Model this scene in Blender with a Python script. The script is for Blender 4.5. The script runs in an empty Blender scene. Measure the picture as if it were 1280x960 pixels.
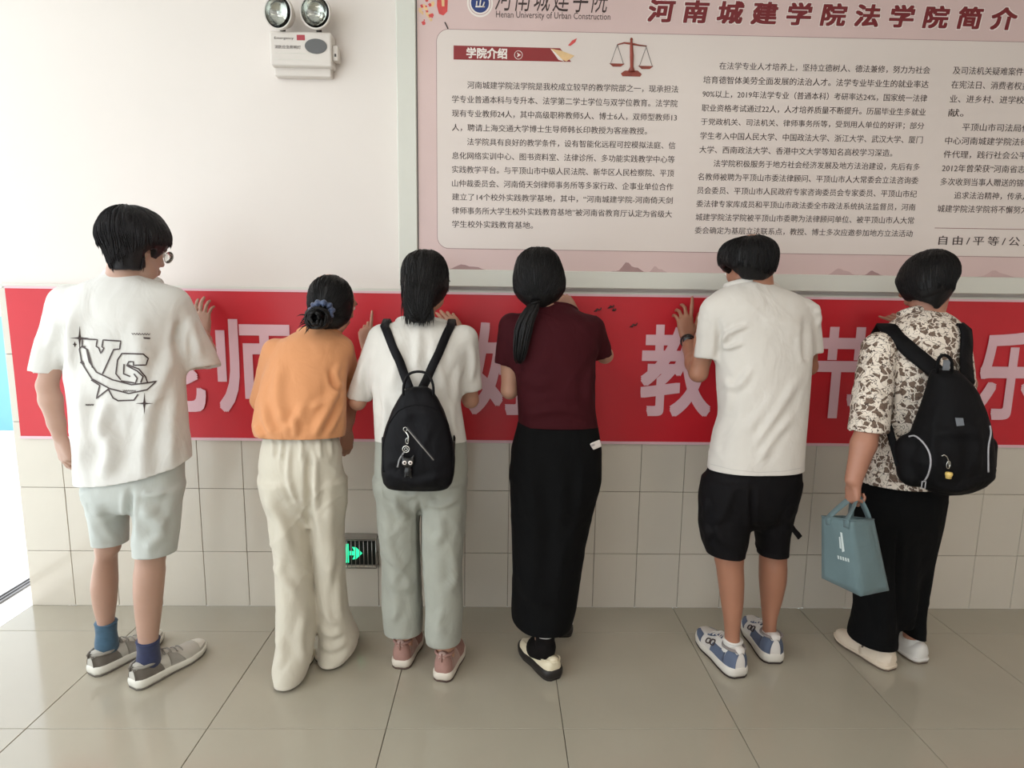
import bpy, bmesh, math, random
import numpy as np
from mathutils import Vector, Matrix
from mathutils.bvhtree import BVHTree

random.seed(7)
rng = np.random.RandomState(7)
C = bpy.context.scene.collection
SC = bpy.context.scene

# ------------------------------------------------------------------ camera
FPX = 772.08
CAMP = np.array([-0.0463, -2.7192, 1.4688])
YAW, PIT, ROL = 0.0198, 0.1491, 0.0139
_f = np.array([math.sin(YAW)*math.cos(PIT), math.cos(YAW)*math.cos(PIT), -math.sin(PIT)])
_r = np.array([math.cos(YAW), -math.sin(YAW), 0.0])
_u = np.cross(_r, _f)
CR = _r*math.cos(ROL)+_u*math.sin(ROL)
CU = -_r*math.sin(ROL)+_u*math.cos(ROL)
CF = _f
cam = bpy.data.cameras.new('camera')
camo = bpy.data.objects.new('camera', cam)
C.objects.link(camo)
cam.sensor_width = 36
cam.lens = 36*FPX/1280
cam.clip_start = 0.05
M = Matrix(((CR[0], CU[0], -CF[0], CAMP[0]), (CR[1], CU[1], -CF[1], CAMP[1]), (CR[2], CU[2], -CF[2], CAMP[2]), (0, 0, 0, 1)))
camo.matrix_world = M
SC.camera = camo

# ------------------------------------------------------------------ world, light, exposure
SC.view_settings.view_transform = 'Standard'
SC.view_settings.look = 'None'
SC.view_settings.gamma = 1
SC.view_settings.use_curve_mapping = False
SC.view_settings.exposure = -0.22
w = bpy.data.worlds.new('daylight')
SC.world = w
w.use_nodes = True
bgn = w.node_tree.nodes['Background']
bgn.inputs[0].default_value = (0.90, 0.96, 1.0, 1)
bgn.inputs[1].default_value = 3.1
sun = bpy.data.lights.new('sun', 'SUN')
sun.energy = 4.0
sun.angle = 0.01
sun.color = (1, 0.96, 0.9)
so = bpy.data.objects.new('sun', sun)
C.objects.link(so)
so.rotation_euler = (math.radians(-38), math.radians(6), 0)


def area(name, loc, rot, sx, sy, power, col):
    l = bpy.data.lights.new(name, 'AREA')
    l.shape = 'RECTANGLE'
    l.size, l.size_y = sx, sy
    l.energy = power
    l.color = col
    o = bpy.data.objects.new(name, l)
    C.objects.link(o)
    o.location = loc
    o.rotation_euler = rot
    return o


LAMPS = [(-1.2, -2.6), (1.6, -2.6), (-1.2, -5.0), (1.6, -5.0)]
for lx, ly in LAMPS:
    area('ceiling_lamp_light', (lx, ly, 3.10), (0, 0, 0), 1.15, 0.55, 19, (1.0, 0.93, 0.86))


# ------------------------------------------------------------------ pixel helpers
def P(x, y, Y):
    d = CF+CR*(x-640)/FPX-CU*(y-480)/FPX
    t = (Y-CAMP[1])/d[1]
    return CAMP+t*d


def G(x, y, z=0.0):
    d = CF+CR*(x-640)/FPX-CU*(y-480)/FPX
    t = (z-CAMP[2])/d[2]
    return CAMP+t*d


def proj(V):
    D = np.asarray(V)-CAMP
    z = D@CF
    return np.stack([640+FPX*(D@CR)/z, 480-FPX*(D@CU)/z], -1)


# ------------------------------------------------------------------ materials
def nodes_of(m):
    m.use_nodes = True
    nt = m.node_tree
    return nt, nt.nodes['Principled BSDF']


def setin(b, k, v):
    if k in b.inputs:
        b.inputs[k].default_value = v


def mat(name, col, rough=0.6, var=0.0, vscale=4.0, bump=0.0, bscale=200.0, metal=0.0, coat=0.0, sss=0.0, sheen=0.0, stretch=(1, 1, 1), rvar=0.0, bdist=0.001, spec=None, bump2=0.0):
    m = bpy.data.materials.new(name)
    nt, b = nodes_of(m)
    N, L = nt.nodes, nt.links
    setin(b, 'Roughness', rough)
    setin(b, 'Metallic', metal)
    setin(b, 'Coat Weight', coat)
    setin(b, 'Coat Roughness', 0.05)
    setin(b, 'Subsurface Weight', sss)
    setin(b, 'Subsurface Radius', (0.02, 0.008, 0.004))
    setin(b, 'Subsurface Scale', 0.4)
    setin(b, 'Sheen Weight', sheen)
    if spec is not None:
        setin(b, 'Specular IOR Level', spec)
    tc = N.new('ShaderNodeTexCoord')
    mp = N.new('ShaderNodeMapping')
    mp.inputs['Scale'].default_value = stretch
    L.new(tc.outputs['Object'], mp.inputs[0])
    nz = N.new('ShaderNodeTexNoise')
    nz.inputs['Scale'].default_value = vscale
    nz.inputs['Detail'].default_value = 5
    L.new(mp.outputs[0], nz.inputs['Vector'])
    cr = N.new('ShaderNodeValToRGB')
    c = np.array(col[:3])
    lo, hi = c*(1-var), np.minimum(c*(1+var), 1)
    cr.color_ramp.elements[0].position = 0.3
    cr.color_ramp.elements[1].position = 0.7
    cr.color_ramp.elements[0].color = (*lo, 1)
    cr.color_ramp.elements[1].color = (*hi, 1)
    L.new(nz.outputs['Fac'], cr.inputs[0])
    L.new(cr.outputs[0], b.inputs['Base Color'])
    if rvar:
        mr = N.new('ShaderNodeMapRange')
        mr.inputs['To Min'].default_value = max(rough-rvar, 0.02)
        mr.inputs['To Max'].default_value = rough+rvar
        L.new(nz.outputs['Fac'], mr.inputs['Value'])
        L.new(mr.outputs[0], b.inputs['Roughness'])
    if bump or bump2:
        n2 = N.new('ShaderNodeTexNoise')
        n2.inputs['Scale'].default_value = bscale
        n2.inputs['Detail'].default_value = 3
        L.new(mp.outputs[0], n2.inputs['Vector'])
        bp = N.new('ShaderNodeBump')
        bp.inputs['Strength'].default_value = bump
        bp.inputs['Distance'].default_value = bdist
        L.new(n2.outputs['Fac'], bp.inputs['Height'])
        L.new(bp.outputs[0], b.inputs['Normal'])
        if bump2:
            n3 = N.new('ShaderNodeTexNoise')
            n3.inputs['Scale'].default_value = 7
            n3.inputs['Detail'].default_value = 3
            n3.inputs['Roughness'].default_value = .45
            n3.inputs['Distortion'].default_value = .8
            mp3 = N.new('ShaderNodeMapping')
            mp3.inputs['Scale'].default_value = (1.5, 1, .8)
            mp3.inputs['Rotation'].default_value = (0, .6, 0)
            L.new(tc.outputs['Object'], mp3.inputs[0])
            L.new(mp3.outputs[0], n3.inputs['Vector'])
            b3 = N.new('ShaderNodeBump')
            b3.inputs['Strength'].default_value = bump2
            b3.inputs['Distance'].default_value = .02
            L.new(n3.outputs['Fac'], b3.inputs['Height'])
            L.new(b3.outputs[0], bp.inputs['Normal'])
    return m


def emit(name, col, s):
    m = bpy.data.materials.new(name)
    nt, b = nodes_of(m)
    setin(b, 'Base Color', (*col, 1))
    setin(b, 'Emission Color', (*col, 1))
    setin(b, 'Emission Strength', s)
    return m


def lin(r, g, b):
    return tuple(((c/255)/12.92 if c/255 <= 0.04045 else ((c/255+0.055)/1.055)**2.4) for c in (r, g, b))


MT = {}
MT['paint'] = mat('wall_paint', lin(226, 217, 210), 0.45, 0.02, 1.5, 0.12, 30)
MT['paint_edge'] = mat('wall_edge_plaster', lin(235, 230, 222), 0.7, 0.02, 2)
MT['tile'] = mat('ceramic_wall_tile', lin(206, 198, 184), 0.16, 0.035, 2.5, 0.05, 9, coat=0.3, bdist=0.002)
MT['grout'] = mat('dark_grout', lin(120, 108, 94), 0.9, 0.25, 20)
MT['floor'] = mat('polished_floor_tile', lin(170, 163, 147), 0.14, 0.05, 1.8, 0.02, 6, coat=0.15, rvar=0.04)
MT['fgrout'] = mat('floor_grout', lin(92, 84, 74), 0.9, 0.2, 20)
MT['marble'] = mat('sunlit_marble_sill', lin(238, 236, 230), 0.3, 0.03, 3)  # whiteness paints in the sunlight lying on the doorway floor strip
MT['alu'] = mat('aluminium_track', lin(130, 128, 128), 0.35, 0.1, 8, metal=0.7)
MT['concrete'] = mat('bright_concrete', lin(225, 232, 232), 0.9, 0.08, 3)
MT['bluepanel'] = mat('light_blue_board', lin(120, 176, 225), 0.5, 0.05, 2)
MT['ceil'] = mat('ceiling_white', lin(225, 222, 215), 0.8, 0.02, 2)
MT['banner'] = mat('red_banner_cloth', lin(196, 26, 40), 0.42, 0.07, 3.0, 0.2, 5, bdist=0.006)
MT['letter'] = mat('pale_pink_banner_print', lin(226, 186, 194), 0.5, 0.03, 4)
MT['pframe'] = mat('board_frame_white', lin(214, 213, 203), 0.45, 0.02, 4)
MT['ppanel'] = mat('pink_notice_print', lin(214, 188, 184), 0.3, 0.05, 2.0)
MT['pinner'] = mat('cream_pink_print', lin(222, 210, 203), 0.3, 0.015, 2.0)
MT['mist'] = mat('dusky_pink_mountain_print', lin(196, 166, 163), 0.35, 0.08, 9)
MT['mist2'] = mat('grey_mountain_print', lin(160, 128, 126), 0.35, 0.1, 12)
MT['ink'] = mat('dark_brown_ink', lin(62, 46, 44), 0.5)
MT['maroon'] = mat('maroon_ink', lin(118, 30, 36), 0.5)
MT['header'] = mat('header_red_ink', lin(140, 42, 44), 0.45, 0.05, 5)
MT['whiteink'] = mat('white_ink', lin(235, 225, 218), 0.5)
MT['navy'] = mat('navy_ink', lin(44, 62, 120), 0.5)
MT['gold'] = mat('pale_gold_ink', lin(226, 190, 140), 0.5, 0.1, 20)
MT['redlantern'] = mat('lantern_red_ink', lin(206, 74, 72), 0.5, 0.1, 40)
MT['plastic'] = mat('off_white_plastic', lin(216, 208, 200), 0.4, 0.02, 5)
MT['greyplastic'] = mat('grey_plastic', lin(95, 95, 95), 0.5)
MT['darkplastic'] = mat('dark_plastic', lin(45, 38, 36), 0.5)
MT['chrome'] = mat('reflector_chrome', lin(200, 200, 195), 0.15, 0.05, 20, metal=1.0)
MT['steel'] = mat('stainless_steel', lin(175, 172, 168), 0.3, 0.05, 10, metal=0.9)
MT['signblack'] = mat('sign_black_face', lin(18, 26, 24), 0.3)
MT['green'] = emit('green_lit_sign', (0.03, 0.95, 0.45), 1.1)
MT['redsticker'] = mat('red_sticker', lin(170, 60, 70), 0.5)


def glass(name, col=(1, 1, 1), rough=0.02, alpha=0.25):
    m = bpy.data.materials.new(name)
    nt, b = nodes_of(m)
    setin(b, 'Base Color', (*col, 1))
    setin(b, 'Roughness', rough)
    setin(b, 'Transmission Weight', 1.0)
    setin(b, 'IOR', 1.3)
    return m


MT['lens'] = glass('clear_lens', (0.95, 0.97, 0.95), 0.05)


# ------------------------------------------------------------------ object helpers
def link(name, me, m=None, parent=None):
    o = bpy.data.objects.new(name, me)
    C.objects.link(o)
    if m is not None:
        me.materials.clear()
        me.materials.append(m)
    if parent is not None:
        o.parent = parent
        o.matrix_parent_inverse = Matrix.Translation(-parent.location) if parent.location.length else Matrix()
    return o


def settle(o):
    """give a part a parent-relative transform without touching world position (parents carry translation only)"""
    return o


def thing(name, label, cat, loc=(0, 0, 0), group=None):
    o = bpy.data.objects.new(name, None)
    C.objects.link(o)
    o.empty_display_size = 0.1
    o.location = loc
    o['label'] = label
    o['category'] = cat
    if group:
        o['group'] = group
    return o


def tag(o, label, cat, group=None, kind=None):
    o['label'] = label
    o['category'] = cat
    if group:
        o['group'] = group
    if kind:
        o['kind'] = kind
    return o


def setting(o, label, cat):
    o['kind'] = 'structure'
    o['label'] = label
    o['category'] = cat
    return o


def mesh_np(name, V, F, smooth=True):
    V = np.asarray(V, dtype=np.float32)
    me = bpy.data.meshes.new(name)
    F = np.asarray(F, dtype=np.int32)
    n, k = F.shape
    me.vertices.add(len(V))
    me.vertices.foreach_set('co', V.ravel())
    me.loops.add(n*k)
    me.loops.foreach_set('vertex_index', F.ravel())
    me.polygons.add(n)
    me.polygons.foreach_set('loop_start', np.arange(0, n*k, k, dtype=np.int32))
    me.polygons.foreach_set('loop_total', np.full(n, k, dtype=np.int32))
    me.update(calc_edges=True)
    if smooth:
        me.polygons.foreach_set('use_smooth', np.ones(n, dtype=bool))
    return me


def mesh_py(name, V, F, smooth=False):
    me = bpy.data.meshes.new(name)
    me.from_pydata([tuple(map(float, v)) for v in V], [], F)
    me.update()
    if smooth:
        for p in me.polygons:
            p.use_smooth = True
    return me


def bm_mesh(name, bm, smooth=False):
    me = bpy.data.meshes.new(name)
    bmesh.ops.recalc_face_normals(bm, faces=bm.faces[:])
    bm.to_mesh(me)
    bm.free()
    if smooth:
        for p in me.polygons:
            p.use_smooth = True
    return me


def box_bm(bm, lo, hi, bevel=0.0, seg=1):
    lo, hi = Vector(lo), Vector(hi)
    c = (lo+hi)/2
    s = hi-lo
    r = bmesh.ops.create_cube(bm, size=1, matrix=Matrix.Translation(c) @ Matrix.Diagonal((s.x, s.y, s.z, 1)))
    if bevel:
        es = set()
        for v in r['verts']:
            es.update(v.link_edges)
        bmesh.ops.bevel(bm, geom=list(es), offset=bevel, segments=seg, affect='EDGES', profile=0.5)
    return r


def box(name, lo, hi, m, parent=None, bevel=0.0, seg=1, smooth=False):
    bm = bmesh.new()
    box_bm(bm, lo, hi, bevel, seg)
    return link(name, bm_mesh(name, bm, smooth), m, parent)


def prism(name, pts, y0, y1, m, parent=None, bevel=0.0):
    """polygon in x,z extruded between y0 (front, nearer camera) and y1"""
    n = len(pts)
    V = [(p[0], y0, p[1]) for p in pts]+[(p[0], y1, p[1]) for p in pts]
    F = [list(range(n)), list(range(2*n-1, n-1, -1))]
    for i in range(n):
        j = (i+1) % n
        F.append([i, i+n, j+n, j])
    bm = bmesh.new()
    me = mesh_py(name, V, F)
    bm.from_mesh(me)
    if bevel:
        bmesh.ops.bevel(bm, geom=[e for e in bm.edges if abs(e.verts[0].co.y-y0) < 1e-6 and abs(e.verts[1].co.y-y0) < 1e-6], offset=bevel, segments=2, affect='EDGES')
    return link(name, bm_mesh(name, bm), m, parent)


def tube_np(pts, rad, seg=8, closed=False):
    """tube along 3-D points; returns V,F (quads)"""
    pts = np.asarray(pts, float)
    n = len(pts)
    rad = np.broadcast_to(np.asarray(rad, float), (n,))
    T = np.gradient(pts, axis=0)
    if closed:
        T = np.roll(pts, -1, 0)-np.roll(pts, 1, 0)
    T /= np.linalg.norm(T, axis=1)[:, None]+1e-12
    up = np.array([0, 0, 1.0]) if abs(T[0][2]) < 0.9 else np.array([1.0, 0, 0])
    V, F = [], []
    a = np.cross(T[0], up)
    a /= np.linalg.norm(a)
    for i in range(n):
        a = a-T[i]*np.dot(a, T[i])
        a /= np.linalg.norm(a)+1e-12
        b = np.cross(T[i], a)
        th = np.linspace(0, 2*math.pi, seg, endpoint=False)
        V.append(pts[i]+rad[i]*(np.cos(th)[:, None]*a+np.sin(th)[:, None]*b))
    V = np.concatenate(V)
    m = n if closed else n-1
    for i in range(m):
        i2 = (i+1) % n
        for j in range(seg):
            k = (j+1) % seg
            F.append([i*seg+j, i*seg+k, i2*seg+k, i2*seg+j])
    if not closed:
        V = np.concatenate([V, pts[:1], pts[-1:]])
        c0, c1 = n*seg, n*seg+1
        for j in range(seg):
            k = (j+1) % seg
            F.append([c0, k, j, c0])
            F.append([c1, (n-1)*seg+j, (n-1)*seg+k, c1])
    return V, F


class MB:
    def __init__(s):
        s.V, s.F, s.n = [], [], 0

    def add(s, V, F):
        s.V.extend([tuple(map(float, v)) for v in V])
        for f in F:
            g = []
            for i in f:
                if i+s.n not in g:
                    g.append(i+s.n)
            s.F.append(g)
        s.n += len(V)
        return s

    def tube(s, pts, rad, seg=8, closed=False):
        return s.add(*tube_np(pts, rad, seg, closed))

    def build(s, name, m, parent=None, smooth=True):
        return link(name, mesh_py(name, s.V, s.F, smooth), m, parent)


def spline(pts, n=24):
    """Catmull-Rom through points"""
    p = np.asarray(pts, float)
    if len(p) < 3:
        t = np.linspace(0, 1, n)[:, None]
        return p[0]*(1-t)+p[-1]*t
    q = np.concatenate([[2*p[0]-p[1]], p, [2*p[-1]-p[-2]]])
    out = []
    m = len(p)-1
    for k in range(n):
        s = k/(n-1)*m
        i = min(int(s), m-1)
        t = s-i
        a, b, c, d = q[i], q[i+1], q[i+2], q[i+3]
        out.append(0.5*((2*b)+(-a+c)*t+(2*a-5*b+4*c-d)*t*t+(-a+3*b-3*c+d)*t**3))
    return np.array(out)


def lathe(name, prof, m, parent=None, seg=32, mat4=None, smooth=True):
    """profile of (r, h) revolved about local z, then placed by a 4x4"""
    V, F = [], []
    n = len(prof)
    for (r, h) in prof:
        for j in range(seg):
            a = 2*math.pi*j/seg
            V.append(Vector((r*math.cos(a), r*math.sin(a), h)))
    for i in range(n-1):
        for j in range(seg):
            k = (j+1) % seg
            F.append([i*seg+j, i*seg+k, (i+1)*seg+k, (i+1)*seg+j])
    if mat4 is not None:
        V = [mat4 @ v for v in V]
    bm = bmesh.new()
    bm.from_mesh(mesh_py(name, V, F))
    bmesh.ops.remove_doubles(bm, verts=bm.verts[:], dist=1e-6)
    return link(name, bm_mesh(name, bm, smooth), m, parent)


# ------------------------------------------------------------------ text
def text_mesh(s, offset=0.0, extrude=0.0, shear=0.0, spacing=1.0, res=2):
    cu = bpy.data.curves.new('txt', 'FONT')
    cu.body = s
    cu.size = 1
    cu.offset = offset
    cu.extrude = extrude
    cu.shear = shear
    cu.space_character = spacing
    cu.resolution_u = res
    o = bpy.data.objects.new('txt', cu)
    C.objects.link(o)
    dg = bpy.context.evaluated_depsgraph_get()
    dg.update()
    me = bpy.data.meshes.new_from_object(o.evaluated_get(dg))
    bpy.data.objects.remove(o)
    bpy.data.curves.remove(cu)
    return me


def wall_text(name, s, x0, x1, z0, z1, y, m, parent, offset=0.0, shear=0.0, spacing=1.0, fit='box', depth=0.0006, res=2):
    """flat lettering on a wall facing -y, fitted into the x/z box; offset thickens the strokes by laying shifted copies"""
    me = text_mesh(s, 0.0, 0.0, shear, spacing, res)
    n = len(me.vertices)
    if n == 0:
        return None
    co = np.zeros(n*3, np.float32)
    me.vertices.foreach_get('co', co)
    co = co.reshape(-1, 3)
    if offset > 0.009:
        if offset < 0.015:
            sh = [(-1, 0), (1, 0)]
        elif offset < 0.0:
            sh = [(-1, 0), (1, 0), (0, 1), (0, -1)]
        else:
            sh = [(a, b) for a in (-1, 0, 1) for b in (-1, 0, 1)]
        nf = len(me.polygons)
        F = [tuple(p.vertices) for p in me.polygons]
        Vs, Fs = [], []
        for k, (a, b) in enumerate(sh):
            c2 = co.copy()
            c2[:, 0] += a*offset
            c2[:, 1] += b*offset
            c2[:, 2] = k
            Vs.append(c2)
            Fs += [tuple(i+k*n for i in f) for f in F]
        co = np.concatenate(Vs)
        me = bpy.data.meshes.new('txt')
        me.from_pydata([tuple(map(float, v)) for v in co], [], Fs)
        n = len(co)
    lo, hi = co.min(0), co.max(0)
    sx = (x1-x0)/(hi[0]-lo[0])
    sz = (z1-z0)/(hi[1]-lo[1])
    out = np.stack([x0+(co[:, 0]-lo[0])*sx, y-depth-co[:, 2]*0.00003, z0+(co[:, 1]-lo[1])*sz], 1)
    me.vertices.foreach_set('co', out.astype(np.float32).ravel())
    me.update()
    return link(name, me, m, parent)


# ------------------------------------------------------------------ SETTING
GX0 = -1.6179
SET_T = 0.008
floor = box('floor', (-2.2, -7.0, -0.12), (4.2, 0.0, -SET_T), MT['fgrout'])
setting(floor, 'polished greige tiled floor with thin dark joints', 'floor')
tm = {}


def tile_mesh(key, w_, d_, h_, bev):
    if key not in tm:
        bm = bmesh.new()
        box_bm(bm, (0, 0, 0), (w_, d_, h_), bev, 1)
        tm[key] = bm_mesh('tile_mesh', bm)
    return tm[key]


for i in range(-1, 9):
    for j in range(0, 9):
        x0 = GX0+0.6*(i)
        x1 = x0+0.6
        y1 = -0.2193-0.6*(j-1)
        y0 = y1-0.6
        x0c, x1c, y1c = max(x0, -2.2), min(x1, 4.2), min(y1, 0.0)
        if x0c >= x1c or y1c <= y0:
            continue
        g = 0.0012
        me = tile_mesh((round(x1c-x0c, 3), round(y1c-y0, 3)), x1c-x0c-2*g, y1c-y0-2*g, SET_T, 0.0012)
        o = link('floor_tile', me, None, floor)
        if not me.materials:
            me.materials.append(MT['floor'])
        o.location = (x0c+g, y0+g, -SET_T+0.0003*random.random())

wall = box('wall_back', (-2.195, 0.010, 0.0), (4.2, 0.26, 3.2), MT['paint'])
setting(wall, 'painted off-white wall above a cream tiled dado', 'wall')
dado = box('dado_grout_bed', (-2.198, 0.002, 0.0), (4.2, 0.012, 1.452), MT['grout'], wall)
ZR = [(0.0, 0.2676), (0.2676, 0.5677), (0.5677, 0.8679), (0.8679, 1.1681), (1.1681, 1.4560)]
for (za, zb) in ZR:
    for i in range(-11, 21):
        x0 = i*0.2
        if za > 0.8 and not (i < -9 or i > 16):
            continue
        g = 0.0011
        me = tile_mesh(('w', round(zb-za, 4)), 0.2-2*g, 0.007, zb-za-2*g, 0.0012)
        o = link('wall_tile', me, None, wall)
        if not me.materials:
            me.materials.append(MT['tile'])
        o.location = (x0+g, -0.005-0.0006*random.random(), za+g)
        o.rotation_euler = (random.uniform(-.0015, .0015), 0, random.uniform(-.0015, .0015))
box('tile_cap', (-2.2, -0.010, 1.4585), (4.2, 0.012, 1.4725), MT['pframe'], wall, 0.002)
setting(box('wall_right', (4.2, -7.0, -0.1), (4.35, 0.26, 3.2), MT['paint']), 'painted side wall of the hall', 'wall')
ce = setting(box('ceiling', (-3.0, -7.0, 3.2), (4.35, 0.6, 3.35), MT['ceil']), 'white ceiling of the hall', 'ceiling')
# unseen rear wall, its opening narrowed to cut the light from behind
rw = setting(box('wall_rear', (-2.2, -7.15, 2.2), (4.35, -7.0, 3.2), MT['paint']), 'unseen rear wall band over the entrance opening, lowered to cut light', 'wall')
for xx, xw in ((-2.2, .3), (0.2, 4.15)):  # right pier widened to darken the right side of the hall
    box('rear_shading_pier', (xx, -7.15, 0.0), (xx+xw, -7.0, 2.2), MT['paint'], rw)
# ceiling lamps (the hall's own fixtures, out of frame)
LAMP_AT = ['nearer the doorway and the board wall', 'nearer the right wall and the board wall', 'nearer the doorway and the rear openings', 'nearer the right wall and the rear openings']
for (lx, ly), la in zip(LAMPS, LAMP_AT):
    t = thing('ceiling_lamp', 'flush white ceiling lamp panel '+la, 'lamp', (lx, ly, 3.12), 'flush ceiling lamps of the hall')
    box('lamp_frame', (lx-0.62, ly-0.32, 3.125), (lx+0.62, ly+0.32, 3.2), MT['plastic'], t, 0.004)
# threshold and outdoors at the left
sill = setting(box('trim_1', (-2.47, -7.0, -0.12), (-2.2, 2.6, 0.0), MT['marble']), 'stone threshold strip at the left doorway, painted white as sunlit floor', 'threshold')
for xx in (-2.405, -2.383, -2.361):
    box('door_rail', (xx, -7.0, 0.0), (xx+0.006, 2.6, 0.010), MT['alu'], sill)
box('rail_plate', (-2.41, -7.0, 0.0), (-2.35, 2.6, 0.003), MT['alu'], sill)
setting(box('floor_outdoor', (-16.0, -9.0, -0.2), (-2.47, 14.0, -0.03), MT['concrete']), 'sunlit pale concrete ground outside the doorway', 'pavement')
setting(box('floor_behind_wall', (-2.2, 0.26, -0.2), (4.2, 14, -0.03), MT['concrete']), 'pale concrete behind the wall end', 'pavement')
gb = G(10, 541)
bp_ = thing('blue_board', 'light blue board standing outside the doorway at the left edge', 'board', (-5.4, 3.4, 0))
box('panel', (-6.6, 3.4, 0.02), (-3.95, 3.46, 1.16), MT['bluepanel'], bp_, 0.01)
for xx in (-6.4, -4.2):
    box('leg', (xx, 3.3, -0.03), (xx+0.05, 3.6, 0.03), MT['alu'], bp_, 0.004)

# ------------------------------------------------------------------ BANNER
BL, BR, BZ0, BZ1 = -2.165, 3.6, 0.806, 1.456
by = -0.0125
bt = thing('banner', 'long red cloth banner with pale pink Chinese characters across the wall', 'banner', (0, by, BZ0))
nx, nz = 240, 26
xs = np.linspace(BL, BR, nx)
zs = np.linspace(BZ0, BZ1, nz)
XX, ZZ = np.meshgrid(xs, zs)
wob = 0.0012*np.sin(XX*9+2*ZZ)+0.0009*np.sin(XX*23+ZZ*7)
YY = by+wob
V = np.stack([XX, YY, ZZ], -1).reshape(-1, 3)
Vb = V+np.array([0, 0.0012, 0])
idx = np.arange(nx*nz).reshape(nz, nx)
Q = np.stack([idx[:-1, :-1], idx[:-1, 1:], idx[1:, 1:], idx[1:, :-1]], -1).reshape(-1, 4)
link('banner_cloth', mesh_np('banner_cloth', np.concatenate([V, Vb]), np.concatenate([Q, Q[:, ::-1]+nx*nz])), MT['banner'], bt)
tapes = MB()
for xx in (-2.1, -1.05, 0.0, 0.9, 1.95, 2.9):
    pass
chars = [(213, '老'), (318, '师'), (422, '，'), (527, '你'), (632, '好'), (846, '教'), (950.5, '师'), (1055, '节'), (1159, '快'), (1263, '乐'), (1367, '！')]
for px, ch in chars:
    c = P(px, 458, by)
    hw, hh = 0.160, 0.205
    zc = 1.128
    if ch == '，':
        wall_text('character', ch, c[0]-0.13, c[0]-0.07, zc-0.2, zc-0.1, by-0.004, MT['letter'], bt, 0.02)
    elif ch == '！':
        wall_text('character', ch, c[0]-0.10, c[0]-0.04, zc-0.18, zc+0.2, by-0.004, MT['letter'], bt, 0.02)
    else:
        wall_text('character', ch, c[0]-hw, c[0]+hw, zc-hh, zc+hh, by-0.004, MT['letter'], bt, 0.022, res=4)
# pale hem strips of the banner, wrinkled
box('hem_strip', (BL, by-0.003, BZ1-0.004), (BR, by+0.002, BZ1+0.005), MT['letter'], bt)
box('hem_strip', (BL, by-0.003, BZ0-0.012), (BR, by+0.002, BZ0), MT['letter'], bt)
for (ax, az, L) in ((0.36, 1.385, 0.03), (0.42, 1.40, 0.025), (0.52, 1.32, 0.03), (0.44, 1.39, 0.014)):
    m = MT['ink']
    pts = [np.array([ax+L*t+0.003*math.sin(9*t), by-0.004, az+0.5*L*t+0.004*math.sin(14*t)]) for t in np.linspace(0, 1, 8)]
    MB().tube(pts, [0.002+0.002*math.sin(math.pi*t) for t in np.linspace(0, 1, 8)], 6).build('dark_stain', m, bt)

# ------------------------------------------------------------------ NOTICE BOARD
FY = -0.045
pb = thing('notice_board', 'large framed pink notice board of printed Chinese text above the banner', 'notice board', (0, FY, 1.5))
fx0, fx1 = P(497, 200, FY)[0], P(521, 200, FY)[0]
fz0 = P(561, 358, FY)[2]
fz1 = P(561, 336.5, FY)[2]
PZT, PXR = 2.78, 3.7
box('frame_rail', (fx0, FY, fz0), (PXR, 0.008, fz1), MT['pframe'], pb, 0.003)
box('frame_rail', (fx0, FY, PZT), (PXR, 0.008, PZT+0.085), MT['pframe'], pb, 0.003)
box('frame_stile', (fx0, FY-0.0005, fz1), (fx1, 0.008, PZT), MT['pframe'], pb, 0.003)
box('frame_stile', (PXR-0.08, FY-0.0005, fz1), (PXR, 0.008, PZT), MT['pframe'], pb, 0.003)
SY = FY+0.012
box('printed_sheet', (fx1-0.002, SY, fz1-0.002), (PXR-0.078, 0.008, PZT+0.002), MT['ppanel'], pb)
box('painted_shadow_line', (fx1-0.001, SY-0.001, fz1), (fx1+0.004, SY, PZT), MT['greyplastic'], pb)  # solid grey strip painted in as the shadow along the stile


def Wp(x, y, d=0.0):
    p = P(x, y, SY-d)
    return p[0], p[2]


def rrect(x0, x1, z0, z1, r, n=8):
    pts = []
    for cx, cz, a0 in ((x1-r, z1-r, 0), (x0+r, z1-r, 90), (x0+r, z0+r, 180), (x1-r, z0+r, 270)):
        for k in range(n+1):
            a = math.radians(a0+90*k/n)
            pts.append((cx+r*math.cos(a), cz+r*math.sin(a)))
    return pts[::-1]


ix0, iz0 = Wp(547, 310)
iz1 = Wp(560, 37)[1]
prism('panel_outline', rrect(ix0-0.0025, PXR-0.10, iz0-0.0025, iz1+0.0025, 0.05), SY-0.0006, SY, MT['mist2'], pb)
prism('text_panel', rrect(ix0, PXR-0.1025, iz0, iz1, 0.0475), SY-0.0012, SY, MT['pinner'], pb)
TY = SY-0.0014
# misty mountains along the lower margin
for k, (mx, w_, h_) in enumerate(((0.50, .16, .040), (0.62, .10, .026), (-0.20, .22, .022), (1.42, .16, .030), (1.56, .10, .022), (2.1, .2, .03))):
    pts = [(mx-w_/2, fz1)]
    for q in range(13):
        t = q/12
        pts.append((mx-w_/2+w_*t, fz1+h_*(math.exp(-((t-.45)/.16)**2)+.45*math.exp(-((t-.72)/.12)**2)+.05*math.sin(17*t+k))))
    pts.append((mx+w_/2, fz1))
    prism('mountain_print', pts[::-1], SY-0.0005, SY-0.0001, MT['mist'] if k % 2 else MT['mist2'], pb)

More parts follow.
